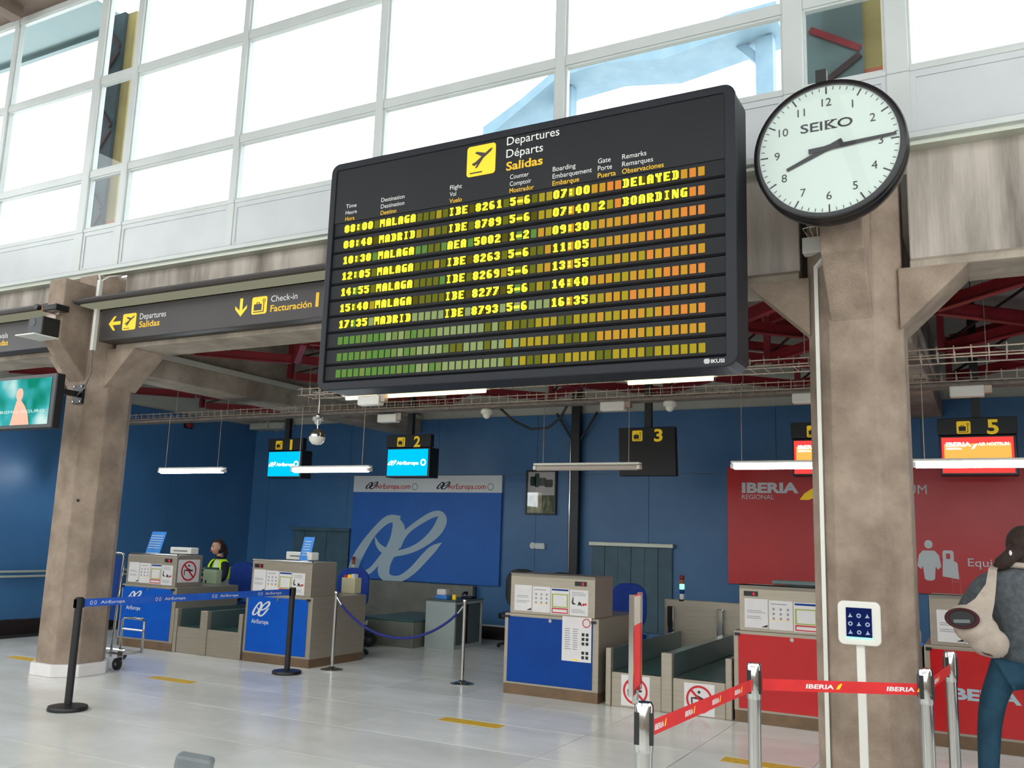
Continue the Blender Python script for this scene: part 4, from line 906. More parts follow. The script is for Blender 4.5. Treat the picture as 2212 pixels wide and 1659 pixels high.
# chairs behind the desks
def chair(x, y, rot, label, m_, zb=.98, w=.44):
    t = thing('office_chair', label, 'chair', (0, 0, 0), 'swivel chairs behind the desks')
    mb = MB(); P = rr(-w/2, w/2, .55, zb, w*.38, 6); vs = []; n = len(P)
    for d in (0, .07):
        vs += [(a, .2+d+.25*a*a, b) for a, b in P]
    mb.add(vs, [tuple(range(n)), tuple(range(2*n-1, n-1, -1))]+[(i, i+n, (i+1) % n+n, (i+1) % n) for i in range(n)])
    build('backrest', mb, m_, t, bevel=.015)
    build('seat', MB().prism(rr(-.23, .23, -.25, .2, .08), 'z', .42, .5), m_, t, bevel=.02)
    build('back_arm', MB().bar((0, .1, .42), (0, .27, .62), .05, .02), 'black', t); build('column', MB().tube([(0, 0, .08), (0, 0, .42)], .025), 'black', t)
    mb = MB()
    for i in range(5): a = 2*PI*i/5; mb.bar((0, 0, .08), (.27*math.cos(a), .27*math.sin(a), .05), .04, .03); mb.ball((.27*math.cos(a), .27*math.sin(a), .03), .03, 8, 6)
    build('base', mb, 'black', t); t.location = (x, y, 0); t.rotation_euler = (0, 0, rot); return t
chair(-7.82, 10.1, .5, 'blue chair behind the counter by the rope', 'chair_blue', 1.13)
chair(-4.0, 10.6, .3, 'blue chair behind the dark blue counter', 'chair_blue', 1.1)
chair(-10.52, 10.66, .2, 'blue chair under the seated woman', 'chair_blue', 1.1)
chair(-6.45, 12.4, .2, 'black chair left of pair under the switches', 'black', 1.14, .5); chair(-5.75, 12.2, -.1, 'black chair right of pair under the switches', 'black', 1.13, .5)

# desk-top things
def card(x, y, z, w, h, rot, label, m_='card_blue'):
    t = thing('leaning_card', label, 'card', (x, y, z)); mb = MB(); mb.add([(-w/2, 0, 0), (w/2, 0, 0), (w/2+.05, .05, h), (-w/2+.05, .05, h), (-w/2, .006, 0), (w/2, .006, 0), (w/2+.05, .056, h), (-w/2+.05, .056, h)], [(0, 1, 2, 3), (7, 6, 5, 4), (0, 4, 5, 1), (1, 5, 6, 2), (2, 6, 7, 3), (3, 7, 4, 0)])
    o = build('sheet', mb, m_, t, loc=None) if False else None
    me = bpy.data.meshes.new('sheet'); me.from_pydata(mb.v, [], mb.f); me.materials.append(M[m_]); o = bpy.data.objects.new('sheet', me); C.objects.link(o); o.parent = t
    m2 = MB(); m2.box(-w/2+.03, w/2-.02, -.004, 0, 0, .01)
    for i in range(6): z_ = h*(.25+.11*i); m2.add([(-w/2+.02+.05*z_/h, .05*z_/h-.003, z_), (w/2-.03+.05*z_/h, .05*z_/h-.003, z_), (w/2-.03+.05*(z_/h), .05*z_/h-.003, z_+.008), (-w/2+.02+.05*(z_/h), .05*z_/h-.003, z_+.008)], [(0, 1, 2, 3)])
    me = bpy.data.meshes.new('print'); me.from_pydata(m2.v, [], m2.f); me.materials.append(M['white']); q = bpy.data.objects.new('print', me); C.objects.link(q); q.parent = o
    t.rotation_euler = (0, 0, rot)
card(-10.4, 8.95, 1.237, .28, .3, 0, 'light blue card standing on the leftmost counter'); card(-7.7, 8.98, 1.237, .13, .3, .7, 'narrow blue card standing on the counter by the rope')
def monitor(x, y, z, w, label, h=.1, m_='white_plastic', d=.14):
    t = thing('desk_monitor', label, 'monitor', (x, y, z)); build('casing', MB().box(x-w/2, x+w/2, y-d/2, y+d/2, z+.012, z+h), m_, t, bevel=.01); build('foot', MB().box(x-w/4, x+w/4, y-.06, y+.06, z, z+.012), 'grey_plastic', t); build('vent', MB().box(x-w/3, x+w/3, y-d/2-.002, y-d/2, z+h*.45, z+h*.6), 'grey_plastic', t)
monitor(-9.9, 9.06, 1.237, .4, 'pale printer on the leftmost counter'); monitor(-7.82, 9.08, 1.237, .42, 'cream printer on the counter by the rope', .11)
monitor(-1.68, 9.1, 1.237, .5, 'flat dark scanner on the red counter', .05, 'rail', .2)
t = thing('form_box', 'cream card box with papers on the counter by the rope', 'box', (-7.62, 9.85, .82)); build('box', MB().box(-7.72, -7.5, 9.78, 9.92, .822, 1.02), 'beige_card', t, bevel=.004)
for k, m_ in enumerate(('red', 'yellow', 'paper')): build('leaflet', MB().box(-7.7+.06*k, -7.65+.06*k, 9.8, 9.88, 1.0, 1.05+.01*k), m_, t)
t = thing('form_box', 'pale green card box in front of the seated woman', 'box', (-9.95, 9.9, .82)); build('box', MB().box(-10.2, -9.93, 9.72, 9.82, .822, 1.02), 'green_card', t, bevel=.004); build('leaflet', MB().box(-10.18, -9.96, 9.75, 9.79, 1.02, 1.05), 'green_dark', t); build('mark', MB().box(-10.15, -10.12, 9.717, 9.72, .83, .87), 'dark_print', t)
t = thing('clear_stand', 'clear acrylic leaflet stand on the red counter', 'stand', (-.3, 8.9, 1.237))
for x in (-.36, -.3): build('upright', MB().box(x-.004, x+.004, 8.86, 8.94, 1.237, 1.42), 'glass', t)
build('shelf', MB().box(-.364, -.296, 8.86, 8.94, 1.35, 1.356), 'glass', t)
t = thing('side_unit', 'narrow steel unit squeezed between the right pillar and red counter', 'cabinet', (-.68, 8.95, 0)); build('body', MB().box(-.76, -.62, 8.8, 9.1, 0, .795), 'steel_dark', t, bevel=.006); build('top', MB().box(-.765, -.615, 8.79, 9.11, .795, .8), 'steel', t)
t = thing('water_bottle', 'small bottle and blue tag on the desk behind the right pillar', 'bottle', (-.68, 9.0, .82)); build('bottle', MB().lathe([(.03, .822), (.032, .9), (.012, .96), (.012, .98)], (-.66, 8.9, 0), 14), 'white_plastic', t, smooth='auto'); build('base', MB().box(-.7, -.61, 8.86, 8.94, .8, .822), 'card_blue', t)

# ------------------------------------------------------------------ queue barriers
def blackpost(x, y, label):
    t = thing('belt_post', label, 'barrier post', (x, y, 0))
    build('base', MB().lathe([(.165, 0), (.168, .02), (.16, .035), (.05, .048)], (x, y, 0), 32), 'black', t, smooth='auto'); build('pole', MB().tube([(x, y, .045), (x, y, .9)], .033, 20), 'black', t, smooth='auto')
    build('head', MB().lathe([(.036, .87), (.038, .88), (.038, .955), (.03, .962)], (x, y, 0), 20), 'black', t, smooth='auto')
    for a in (0, PI/2): build('cassette', MB().box(x-.012, x+.012, y-.046, y+.046, .87, .945), 'black', t)
blackpost(-7.26, 5.5, 'black belt post in front of the left pillar'); blackpost(-7.24, 8.28, 'black belt post beside the bright blue counter')
def belt(a, b, z0, z1, m_, label, texts, sw=False, lo=.02):
    A = Vector((a[0], a[1], 0)); B = Vector((b[0], b[1], 0)); U = (B-A).normalized(); L = (B-A).length; N = Vector((U.y, -U.x, 0))
    t = thing('barrier_belt', label, 'barrier belt', (A.x, A.y, z0)); mb = MB(); p0 = A+U*lo; p1 = B-U*lo
    vs = [q+N*s*.0012+Vector((0, 0, z)) for q in (p0, p1) for s in (-1, 1) for z in (z0, z1)]
    mb.add(vs, [(0, 1, 3, 2), (4, 6, 7, 5), (0, 4, 5, 1), (2, 3, 7, 6), (1, 5, 7, 3), (0, 2, 6, 4)]); build('webbing', mb, m_, t)
    n = len(texts); h = (z1-z0)
    for fr, wd in texts:
        o = A+U*(L*fr)+Vector((0, 0, z0+h*.3))
        if sw:
            text("IBERIA", o, h*.36, 'paper', t, width=wd, u=U, bold=.03, shear=.1); q = o+U*(wd*1.08)
            mb = MB(); pts = [(0, -.02), (.09, .01), (.16, .45), (.13, .5), (.05, .3)]; mb.add([q+N*.0022+U*(x*wd*1.4)+Vector((0, 0, y_*h)) for x, y_ in pts], [(0, 1, 2, 3, 4)]); build('swoosh', mb, 'yellow', t)
        else:
            text("AirEuropa", o, h*.38, 'paper', t, width=wd, u=U, bold=.01)
            mb = MB(); f = 18; q = o-U*(wd*.3); rg = lambda r, s: [q+N*.0022+U*(s*r*1.2*math.cos(2*PI*i/f))+Vector((0, 0, h*.18+r*math.sin(2*PI*i/f))) for i in range(f)]
            for s in (-.02, .022):
                ring = [q+U*s+N*.0022+U*(h*.2*math.cos(2*PI*i/f))+Vector((0, 0, h*.18+h*.26*math.sin(2*PI*i/f))) for i in range(f)]+[q+U*s+N*.0022+U*(h*.13*math.cos(2*PI*i/f))+Vector((0, 0, h*.18+h*.18*math.sin(2*PI*i/f))) for i in range(f)]
                mb.add(ring, [(i, (i+1) % f, f+(i+1) % f, f+i) for i in range(f)])
            build('ligature_mark', mb, 'paper', t)
belt((-7.26, 5.5), (-7.24, 8.28), .875, .945, 'blue_tape', 'blue belt stretched between the two black posts', [(.08, .26), (.34, .26), (.6, .26), (.84, .26)], lo=.05)
def chromepost(x, y, label, r=.036, top=.985):
    t = thing('belt_post', label, 'barrier post', (x, y, 0)); build('base', MB().lathe([(.16, 0), (.165, .012), (.12, .03), (.045, .045)], (x, y, 0), 32), 'chrome', t, smooth='auto')
    build('pole', MB().tube([(x, y, .04), (x, y, .86)], r-.002, 24), 'chrome', t, smooth='auto'); build('head', MB().lathe([(r, .8), (r+.002, .81), (r+.002, top-.012), (r-.004, top)], (x, y, 0), 24), 'chrome', t, smooth='auto')
    for k in range(4):
        a = PI/4+PI/2*k+.3; c = Vector((math.cos(a), math.sin(a), 0)); build('slot_cover', MB().bar(Vector((x, y, .83))+c*(r+.001), Vector((x, y, .95))+c*(r+.001), .02, .012), 'black', t)
    return t
P1, P2, P3, P4 = (-1.255, 3.52), (-1.185, 5.05), (-.377, 5.49), (-.30, 6.54)
p1 = chromepost(*P1, 'chrome belt post carrying the upright sign frame'); chromepost(*P2, 'chrome belt post left of the tablet stand'); chromepost(*P3, 'chrome belt post in front of the right pillar edge'); chromepost(*P4, 'chrome belt post nearest the customer')
belt(P1, P2, .845, .905, 'red_tape', 'red belt between the sign-frame post and next post', [(.07, .1), (.3, .1), (.54, .1), (.77, .1)], True, .045)
belt(P2, P3, .845, .905, 'red_tape', 'red belt crossing in front of the tablet stand', [(.3, .15), (.77, .15)], True, .045); belt(P3, P4, .85, .91, 'red_tape', 'short red belt leading to the customer', [(.3, .15)], True, .045)
t = thing('sign_frame', 'upright chrome sign holder with red sheet, nearly edge-on', 'sign holder', (P1[0], P1[1], .985))
ua = math.radians(101); U = Vector((math.cos(ua), math.sin(ua), 0)); c0 = Vector((P1[0]-.03, P1[1]-.02, 0))
def fb(u0, u1, z0_, z1_, th, name, m_):
    N = Vector((U.y, -U.x, 0)); mb = MB(); vs = [c0+U*u+N*s*th/2+Vector((0, 0, z)) for u in (u0, u1) for s in (-1, 1) for z in (z0_, z1_)]
    mb.add(vs, [(0, 1, 3, 2), (4, 6, 7, 5), (0, 4, 5, 1), (2, 3, 7, 6), (1, 5, 7, 3), (0, 2, 6, 4)]); return build(name, mb, m_, t)
fb(-.11, -.092, 1.02, 1.4, .018, 'edge_profile', 'chrome'); fb(.092, .11, 1.02, 1.4, .018, 'edge_profile', 'chrome'); fb(-.092, .092, 1.02, 1.04, .014, 'lower_profile', 'chrome'); fb(-.092, .092, 1.04, 1.395, .006, 'sheet', 'red_tape')
fb(-.09, .09, 1.28, 1.39, .008, 'pale_band', 'canvas'); build('neck', MB().tube([(c0.x, c0.y, .98), (c0.x, c0.y, 1.03)], .014), 'chrome', t)
def ropepost(x, y, label):
    t = thing('rope_post', label, 'barrier post', (x, y, 0)); build('base', MB().lathe([(.13, 0), (.132, .01), (.05, .03), (.025, .045)], (x, y, 0), 28), 'chrome', t, smooth='auto')
    build('pole', MB().tube([(x, y, .03), (x, y, .88)], .021, 16), 'chrome', t, smooth='auto'); build('cap', MB().lathe([(.026, .88), (.028, .9), (.02, .915), (.0001, .918)], (x, y, 0), 16), 'chrome', t, smooth='auto')
ropepost(-7.03, 8.82, 'slim steel rope post beside the bright blue counter'); ropepost(-5.3, 8.93, 'slim steel rope post left of the dark blue counter')
t = thing('barrier_rope', 'sagging dark blue rope between slim steel posts', 'rope', (-6.2, 8.87, .5)); pts = []
for i in range(21):
    f = i/20; s = 4*f*(1-f); pts.append((-7.03+1.73*f, 8.82+.11*f, .86-.43*s**.85))
build('rope', MB().tube(pts[1:-1], .015, 10), 'rope', t, smooth=True)
build('hook', MB().tube([pts[0], pts[1]], .013, 8), 'chrome', t); build('hook', MB().tube([pts[-2], pts[-1]], .013, 8), 'chrome', t)
t = thing('tablet_stand', 'white tablet stand with icon screen in front of right pillar', 'kiosk', (-.79, 6.1, 0))
build('base', MB().prism(rr(-.98, -.6, 5.96, 6.3, .05), 'z', 0, .012), 'white_plastic', t); build('pole', MB().box(-.805, -.755, 6.12, 6.15, .012, 1.06), 'white_plastic', t, bevel=.006)
build('housing', MB().prism(rr(-.905, -.655, 1.02, 1.285, .035), 'y', 6.09, 6.12), 'white_plastic', t, bevel=.008); sc = build('screen', MB().box(-.855, -.705, 6.086, 6.09, 1.07, 1.245), 'tablet', t)
for i in range(3):
    for j in range(3): x = -.83+i*.05; z = 1.098+j*.05; mb = MB(); (mb.frame(circ(x, z, .014, 6+2*j), circ(x, z, .007, 6+2*j), 'y', 6.0845, 6.086) if (i+j) % 2 else mb.prism([(x-.014, z-.012), (x+.014, z-.01), (x+.004, z+.002), (x, z+.015), (x-.005, z+.002)], 'y', 6.0845, 6.086)); build('icon', mb, 'tablet_icon', sc)
build('home_strip', MB().box(-.86, -.7, 6.087, 6.09, 1.058, 1.068), 'led_green', t)

# ------------------------------------------------------------------ floor tape
for xa, xb, lb in ((-8.16, -7.54, 'yellow floor tape mark right of the left pillar'), (-4.45, -3.85, 'yellow floor tape mark in the middle of the floor'), (-1.93, -1.2, 'yellow floor tape mark at the right pillar foot'), (-10.6, -9.95, 'yellow floor tape mark left of the left pillar')):
    m_ = build('floor_tape', MB().box(xa, xb, 7.1, 7.26, .0003, .0018), 'tape_floor', loc=((xa+xb)/2, 7.18, 0)); tag(m_, lb, 'floor marking', 'yellow waiting marks')

# ------------------------------------------------------------------ luggage trolley
LT = thing('luggage_trolley', 'chrome luggage trolley with blue panel behind left pillar', 'trolley', (-9.1, 7.45, 0))
build('hoop', MB().tube([(-9.46, 7.52, .2), (-9.45, 7.5, 1.23), (-9.41, 7.5, 1.28), (-9.22, 7.5, 1.28), (-9.18, 7.5, 1.25), (-9.05, 7.34, .12)], .015, 10), 'chrome', LT, smooth=True)
build('ad_panel', MB().box(-9.43, -9.19, 7.505, 7.52, .5, 1.22), 'blue_panel2', LT)
build('basket_hoop', MB().tube([(-9.24, 7.62, .13), (-9.24, 7.62, .5), (-9.21, 7.62, .53), (-8.91, 7.62, .53), (-8.87, 7.62, .5), (-8.87, 7.62, .16)], .016, 10), 'chrome', LT, smooth=True)
build('cross_bar', MB().tube([(-9.24, 7.62, .4), (-8.87, 7.62, .4)], .012), 'chrome', LT)
build('deck_bar', MB().tube([(-9.5, 7.55, .16), (-9.15, 7.62, .15), (-8.87, 7.62, .16)], .014), 'chrome', LT); build('deck_bar', MB().tube([(-9.45, 7.3, .16), (-8.9, 7.3, .17), (-8.83, 7.3, .17), (-8.87, 7.6, .16)], .014), 'chrome', LT)
build('fork', MB().box(-8.87, -8.79, 7.285, 7.3, .07, .2), 'chrome', LT)
for x, y in ((-8.83, 7.26), (-9.45, 7.26), (-9.47, 7.85)): w_ = build('wheel', MB().lathe([(.05, y-.018), (.066, y-.014), (.066, y+.014), (.05, y+.018)], (x, 0, .066), 24, 'y'), 'black', LT, smooth='auto'); build('hub', MB().lathe([(.02, y-.022), (.02, y+.022)], (x, 0, .066), 12, 'y'), 'chrome', w_)

# grip at the bottom edge of the picture
t = thing('pole_grip', 'grey plastic grip on a dark pole at bottom edge', 'handle', (-2.25, 2.16, 0))
build('base', MB().lathe([(.14, 0), (.14, .02), (.03, .03)], (-2.27, 2.16, 0), 24), 'black', t, smooth='auto'); build('pole', MB().tube([(-2.27, 2.16, .025), (-2.27, 2.16, .86)], .014), 'black', t)
mb = MB(); mb.bar((-2.29, 2.14, .888), (-2.195, 2.2, .87), .06, .05); build('grip', mb, 'grey_plastic', t, bevel=.012)

# ------------------------------------------------------------------ people
def grow(pts, edges, sub=2, root=0):
    me = bpy.data.meshes.new('s'); me.from_pydata([p[0] for p in pts], edges, []); ob = bpy.data.objects.new('s', me); C.objects.link(ob)
    ob.modifiers.new('k', 'SKIN'); ob.modifiers.new('u', 'SUBSURF').levels = sub
    for i, p in enumerate(pts):
        r = p[1]; me.skin_vertices[0].data[i].radius = (r if isinstance(r, tuple) else (r, r)); me.skin_vertices[0].data[i].use_root = (i == root)
    dg = bpy.context.evaluated_depsgraph_get(); dg.update(); em = bpy.data.meshes.new_from_object(ob.evaluated_get(dg))
    vs = [v.co.copy() for v in em.vertices]; fs = [tuple(p.vertices) for p in em.polygons]; bpy.data.objects.remove(ob); bpy.data.meshes.remove(em); return vs, fs
def fuse(name, parts, m_, parent, voxel=.012, loc=None):
    mb = MB()
    for vs, fs in parts: mb.add(vs, fs)
    me = bpy.data.meshes.new('f'); me.from_pydata(mb.v, [], mb.f); ob = bpy.data.objects.new('f', me); C.objects.link(ob)
    r = ob.modifiers.new('r', 'REMESH'); r.mode = 'VOXEL'; r.voxel_size = voxel; sm = ob.modifiers.new('s', 'SMOOTH'); sm.iterations = 3; sm.factor = .5
    dg = bpy.context.evaluated_depsgraph_get(); dg.update(); em = bpy.data.meshes.new_from_object(ob.evaluated_get(dg)); bpy.data.objects.remove(ob)
    L = wloc(parent)
    for v in em.vertices: v.co -= L
    for p in em.polygons: p.use_smooth = True
    em.materials.clear(); em.materials.append(M[m_]); em.name = name
    return link(name, em, parent, L)
def headmesh(c, f, s=1.0):
    f = Vector(f).normalized(); r = f.cross(Vector((0, 0, 1))).normalized(); c = Vector(c); vs = []; fs = []; n, m = 28, 20
    for i in range(m+1):
        t = PI*i/m
        for k in range(n):
            a = 2*PI*k/n; x = math.sin(t)*math.cos(a); y = math.sin(t)*math.sin(a); z = -math.cos(t)
            w = .074*(1-.22*max(0, -z)**1.5); d = .094*(1-.12*max(0, -z)); px = x*w; py = y*d; pz = z*.118
            if y > .3 and z < -.2: py += .012*(1-abs(x))
            nose = math.exp(-((x/.22)**2))*math.exp(-(((z+.12)/.2)**2))*(1 if y > 0 else 0); py += .02*nose
            py -= .012*math.exp(-(((abs(x)-.38)/.18)**2))*math.exp(-(((z-.08)/.13)**2))*(1 if y > 0 else 0)
            vs.append(c+(r*px+f*py+Vector((0, 0, pz)))*s)
    for i in range(m): fs += [(i*n+k, i*n+(k+1) % n, (i+1)*n+(k+1) % n, (i+1)*n+k) for k in range(n)]
    out = [(vs, fs)]
    for sgn in (-1, 1):
        e = MB(); e.ball((0, 0, 0), (.01, .02, .03), 10, 8); out.append(([c+(r*(sgn*.074+v[0])+f*(v[1]-.005)+Vector((0, 0, v[2]-.005)))*s for v in e.v], e.f))
    return out
def handmesh(wr, d, n_, side=1, s=1.0):
    d = Vector(d).normalized(); n_ = Vector(n_).normalized(); b = d.cross(n_).normalized()*side; wr = Vector(wr); out = []
    P = lambda x, y, z: wr+(d*x+b*y+n_*z)*s
    out.append(grow([(P(0, 0, 0), (.026, .018)), (P(.045, 0, 0), (.038, .016)), (P(.085, 0, 0), (.038, .014))], [(0, 1), (1, 2)]))
    for i, (y, l) in enumerate(((-.03, .072), (-.01, .08), (.01, .074), (.03, .058))):
        out.append(grow([(P(.07, y, 0), .009), (P(.09+l*.4, y*1.1, -.006), .0085), (P(.09+l*.75, y*1.1, -.022), .008), (P(.085+l*.95, y*1.1, -.04), .007)], [(0, 1), (1, 2), (2, 3)]))
    out.append(grow([(P(.02, -.025, 0), .011), (P(.05, -.055, -.01), .01), (P(.085, -.06, -.02), .0085)], [(0, 1), (1, 2)])); return out

# seated agent
AG = thing('person', 'seated woman in yellow safety vest behind the leftmost counter', 'person', (-10.42, 10.42, .5))
bx, by = -10.56, 10.4; F = Vector((-.35, -.94, 0)).normalized()
def q(r, f_, z): R_ = Vector((.94, -.35, 0)); v = R_*r+F*f_; return (bx+v.x, by+v.y, z)
hd = (bx+F.x*.06-.02, by+F.y*.06, 1.32)
body = grow([(q(0, 0, .56), (.15, .11)), (q(0, 0, .72), (.13, .1)), (q(0, .01, .92), (.15, .1)), (q(0, .01, 1.08), (.1, .075)), (q(0, .02, 1.16), .05), (q(0, .03, 1.25), .048),
    (q(-.17, .01, 1.06), .055), (q(-.22, .06, .86), .042), (q(-.16, .28, .86), .032), (q(.17, .01, 1.06), .055), (q(.23, .05, .86), .042), (q(.15, .28, .87), .032),
    (q(-.1, .05, .54), .085), (q(-.12, .4, .54), .065), (q(-.12, .42, .1), .045), (q(-.12, .52, .05), .035), (q(.1, .05, .54), .085), (q(.12, .4, .54), .065), (q(.12, .42, .1), .045), (q(.12, .52, .05), .035)],
    [(0, 1), (1, 2), (2, 3), (3, 4), (4, 5), (3, 6), (6, 7), (7, 8), (3, 9), (9, 10), (10, 11), (0, 12), (12, 13), (13, 14), (14, 15), (0, 16), (16, 17), (17, 18), (18, 19)])
fuse('body', [body]+headmesh(hd, F, .96)+handmesh(q(-.155, .3, .86), F, (0, 0, 1), 1)+handmesh(q(.145, .3, .87), F, (0, 0, 1), -1), 'skin', AG, .009)
sleeves = grow([(q(0, 0, .56), (.165, .12)), (q(0, 0, .74), (.145, .11)), (q(0, .01, .92), (.175, .115)), (q(0, .01, 1.07), (.14, .09)), (q(0, .018, 1.145), .06),
    (q(-.19, .01, 1.05), .072), (q(-.25, .06, .86), .058), (q(-.17, .25, .86), .042), (q(.19, .01, 1.05), .072), (q(.26, .05, .86), .06), (q(.16, .25, .87), .042)],
    [(0, 1), (1, 2), (2, 3), (3, 4), (3, 5), (5, 6), (6, 7), (3, 8), (8, 9), (9, 10)])
fuse('dark_jumper', [sleeves], 'navy', AG, .012)
legs = grow([(q(0, 0, .56), (.16, .12)), (q(-.1, .05, .54), .095), (q(-.12, .4, .54), .075), (q(-.12, .42, .12), .055), (q(.1, .05, .54), .095), (q(.12, .4, .54), .075), (q(.12, .42, .12), .055)], [(0, 1), (1, 2), (2, 3), (0, 4), (4, 5), (5, 6)])
fuse('trousers', [legs], 'navy', AG, .014)
# vest: open front, two panels and back
def vest():
    mb = MB(); R_ = Vector((.94, -.35, 0)); out = {0: [], 1: []}
    ring = [(-.05, .155), (-.1, .15), (-.155, .115), (-.175, .05), (-.172, -.04), (-.13, -.1), (0, -.12), (.13, -.1), (.172, -.04), (.175, .05), (.155, .115), (.1, .15), (.05, .155)]
    lv = [(.6, 1.02), (.78, .98), (.86, .98), (.92, 1.02), (1.0, 1.0), (1.06, .93), (1.12, .74), (1.15, .55)]
    vs = []
    for z, k in lv:
        for (a, b) in ring: vs.append(q(a*k*(1.2), b*k*1.0+.012, z))
    n = len(ring); mb.v = [Vector(v) for v in vs]; fs = []; mi = []
    for i in range(len(lv)-1):
        for k in range(n-1): fs.append((i*n+k, i*n+k+1, (i+1)*n+k+1, (i+1)*n+k)); mi.append(1 if i == 1 or (k in (1, 10) and i > 1) else 0)
    L = wloc(AG); me = bpy.data.meshes.new('safety_vest'); me.from_pydata([tuple(Vector(v)-L) for v in vs], [], fs); me.materials.append(M['vest']); me.materials.append(M['reflect'])
    for p, i in zip(me.polygons, mi): p.material_index = i; p.use_smooth = True
    o = link('safety_vest', me, AG, L); so = o.modifiers.new('t', 'SOLIDIFY'); so.thickness = .012; so.offset = 1
vest()
build('neck_scarf', MB().tube([q(-.06, .0, 1.15), q(-.05, .06, 1.17), q(0, .085, 1.165), q(.05, .06, 1.17), q(.06, .0, 1.15), q(0, -.06, 1.17), q(-.06, 0, 1.15)], .026, 8), 'navy', AG, smooth=True)
h = Vector(hd); RR = F.cross(Vector((0, 0, 1)))
mb = MB(); mb.ball((0, 0, 0), 1, 24, 16); vs = []
cap = [h+(RR*(v[0]*.082)+F*(v[1]*.1-.016)+Vector((0, 0, v[2]*.122+.012))) for v in mb.v]
bun = MB(); bun.ball(tuple(h-F*.115+Vector((0, 0, .0))), (.045, .045, .05)); tl = MB(); tl.tube([h-F*.12, h-F*.15+Vector((0, 0, -.08)), h-F*.13+Vector((0, 0, -.17))], [.035, .03, .012], 10)
keep = [f_ for f_ in mb.f if sum(1 for i in f_ if (mb.v[i][1] < .25 or mb.v[i][2] > .52)) == len(f_)]
m3 = MB(); m3.add(cap, keep); m3.add(bun.v, bun.f); m3.add(tl.v, tl.f); build('hair', m3, 'hair', AG, smooth=True)
for s in (-1, 1): m4 = MB(); m4.ball(tuple(h+RR*s*.028+F*.079+Vector((0, 0, .01))), (.009, .009, .006), 10, 8); build('eye', m4, 'dark_print', AG, smooth=True); m4 = MB(); m4.tube([h+RR*s*.014+F*.089+Vector((0, 0, .03)), h+RR*s*.042+F*.079+Vector((0, 0, .03))], .003, 6); build('eyebrow', m4, 'hair', AG)
m4 = MB(); m4.ball(tuple(h+F*.094+Vector((0, 0, -.052))), (.02, .008, .007), 12, 8); build('mouth', m4, 'red', AG, smooth=True)

# customer at the right edge
CU = thing('person', 'customer in grey jacket and jeans seen from behind at right edge', 'person', (.12, 7.0, 0)); X, Yc = .13, 7.02
B = [((X, Yc, .95), (.15, .11)), ((X, Yc, 1.12), (.13, .1)), ((X, Yc, 1.3), (.155, .105)), ((X+.01, Yc+.01, 1.44), (.11, .08)), ((X+.02, Yc+.02, 1.53), .052), ((X+.03, Yc+.03, 1.6), .05),
     ((X-.22, Yc, 1.40), .06), ((X-.37, Yc+.05, 1.17), .045), ((X-.26, Yc+.26, 1.1), .033), ((X+.2, Yc, 1.42), .06), ((X+.28, Yc+.03, 1.16), .045), ((X+.15, Yc+.24, 1.1), .033),
     ((X-.12, Yc, .88), .09), ((X-.23, Yc+.02, .5), .062), ((X-.26, Yc-.02, .1), .045), ((X-.26, Yc+.12, .045), .04), ((X+.1, Yc, .88), .09), ((X+.13, Yc+.04, .5), .062), ((X+.14, Yc, .1), .045), ((X+.15, Yc+.14, .045), .04)]
E_ = [(0, 1), (1, 2), (2, 3), (3, 4), (4, 5), (3, 6), (6, 7), (7, 8), (3, 9), (9, 10), (10, 11), (0, 12), (12, 13), (13, 14), (14, 15), (0, 16), (16, 17), (17, 18), (18, 19)]
HC = (X+.02, Yc+.05, 1.655)
fuse('body', [grow(B, E_)]+headmesh(HC, (.15, 1, -.1), 1.0)+handmesh((X-.255, Yc+.28, 1.1), (.1, 1, 0), (0, 0, 1), 1)+handmesh((X+.14, Yc+.26, 1.1), (-.1, 1, 0), (0, 0, 1), -1), 'skin', CU, .01)
J = [((X, Yc, .84), (.19, .14)), ((X, Yc, .98), (.18, .135)), ((X, Yc, 1.12), (.17, .13)), ((X-.02, Yc, 1.3), (.225, .14)), ((X, Yc+.01, 1.44), (.16, .1)), ((X+.02, Yc+.015, 1.52), .075),
     ((X-.22, Yc, 1.40), .09), ((X-.37, Yc+.05, 1.17), .068), ((X-.25, Yc+.24, 1.1), .052), ((X+.2, Yc, 1.41), .085), ((X+.28, Yc+.03, 1.17), .066), ((X+.16, Yc+.22, 1.1), .05)]
fuse('jacket', [grow(J, [(0, 1), (1, 2), (2, 3), (3, 4), (4, 5), (4, 6), (6, 7), (7, 8), (4, 9), (9, 10), (10, 11)])], 'jacket', CU, .013)
G = [((X-.02, Yc, .9), (.16, .12)), ((X-.13, Yc, .84), .105), ((X-.2, Yc, .68), .092), ((X-.235, Yc+.01, .5), .082), ((X-.25, Yc-.01, .3), .073), ((X-.26, Yc, .09), .066), ((X+.1, Yc, .84), .105), ((X+.13, Yc+.02, .5), .078), ((X+.14, Yc, .09), .06)]
fuse('jeans', [grow(G, [(0, 1), (1, 2), (2, 3), (3, 4), (4, 5), (0, 6), (6, 7), (7, 8)])], 'jeans', CU, .013)
for s in (-.26, .145): build('shoe', MB().prism(rr(X+s-.045, X+s+.045, Yc-.09, Yc+.17, .04), 'z', 0, .07), 'black', CU, bevel=.015)
hc = Vector(HC); mb = MB(); mb.ball((hc.x, hc.y-.02, hc.z+.012), (.102, .112, .13), 24, 16); mb.ball((hc.x-.04, hc.y-.1, hc.z-.045), (.05, .045, .05), 12, 8)
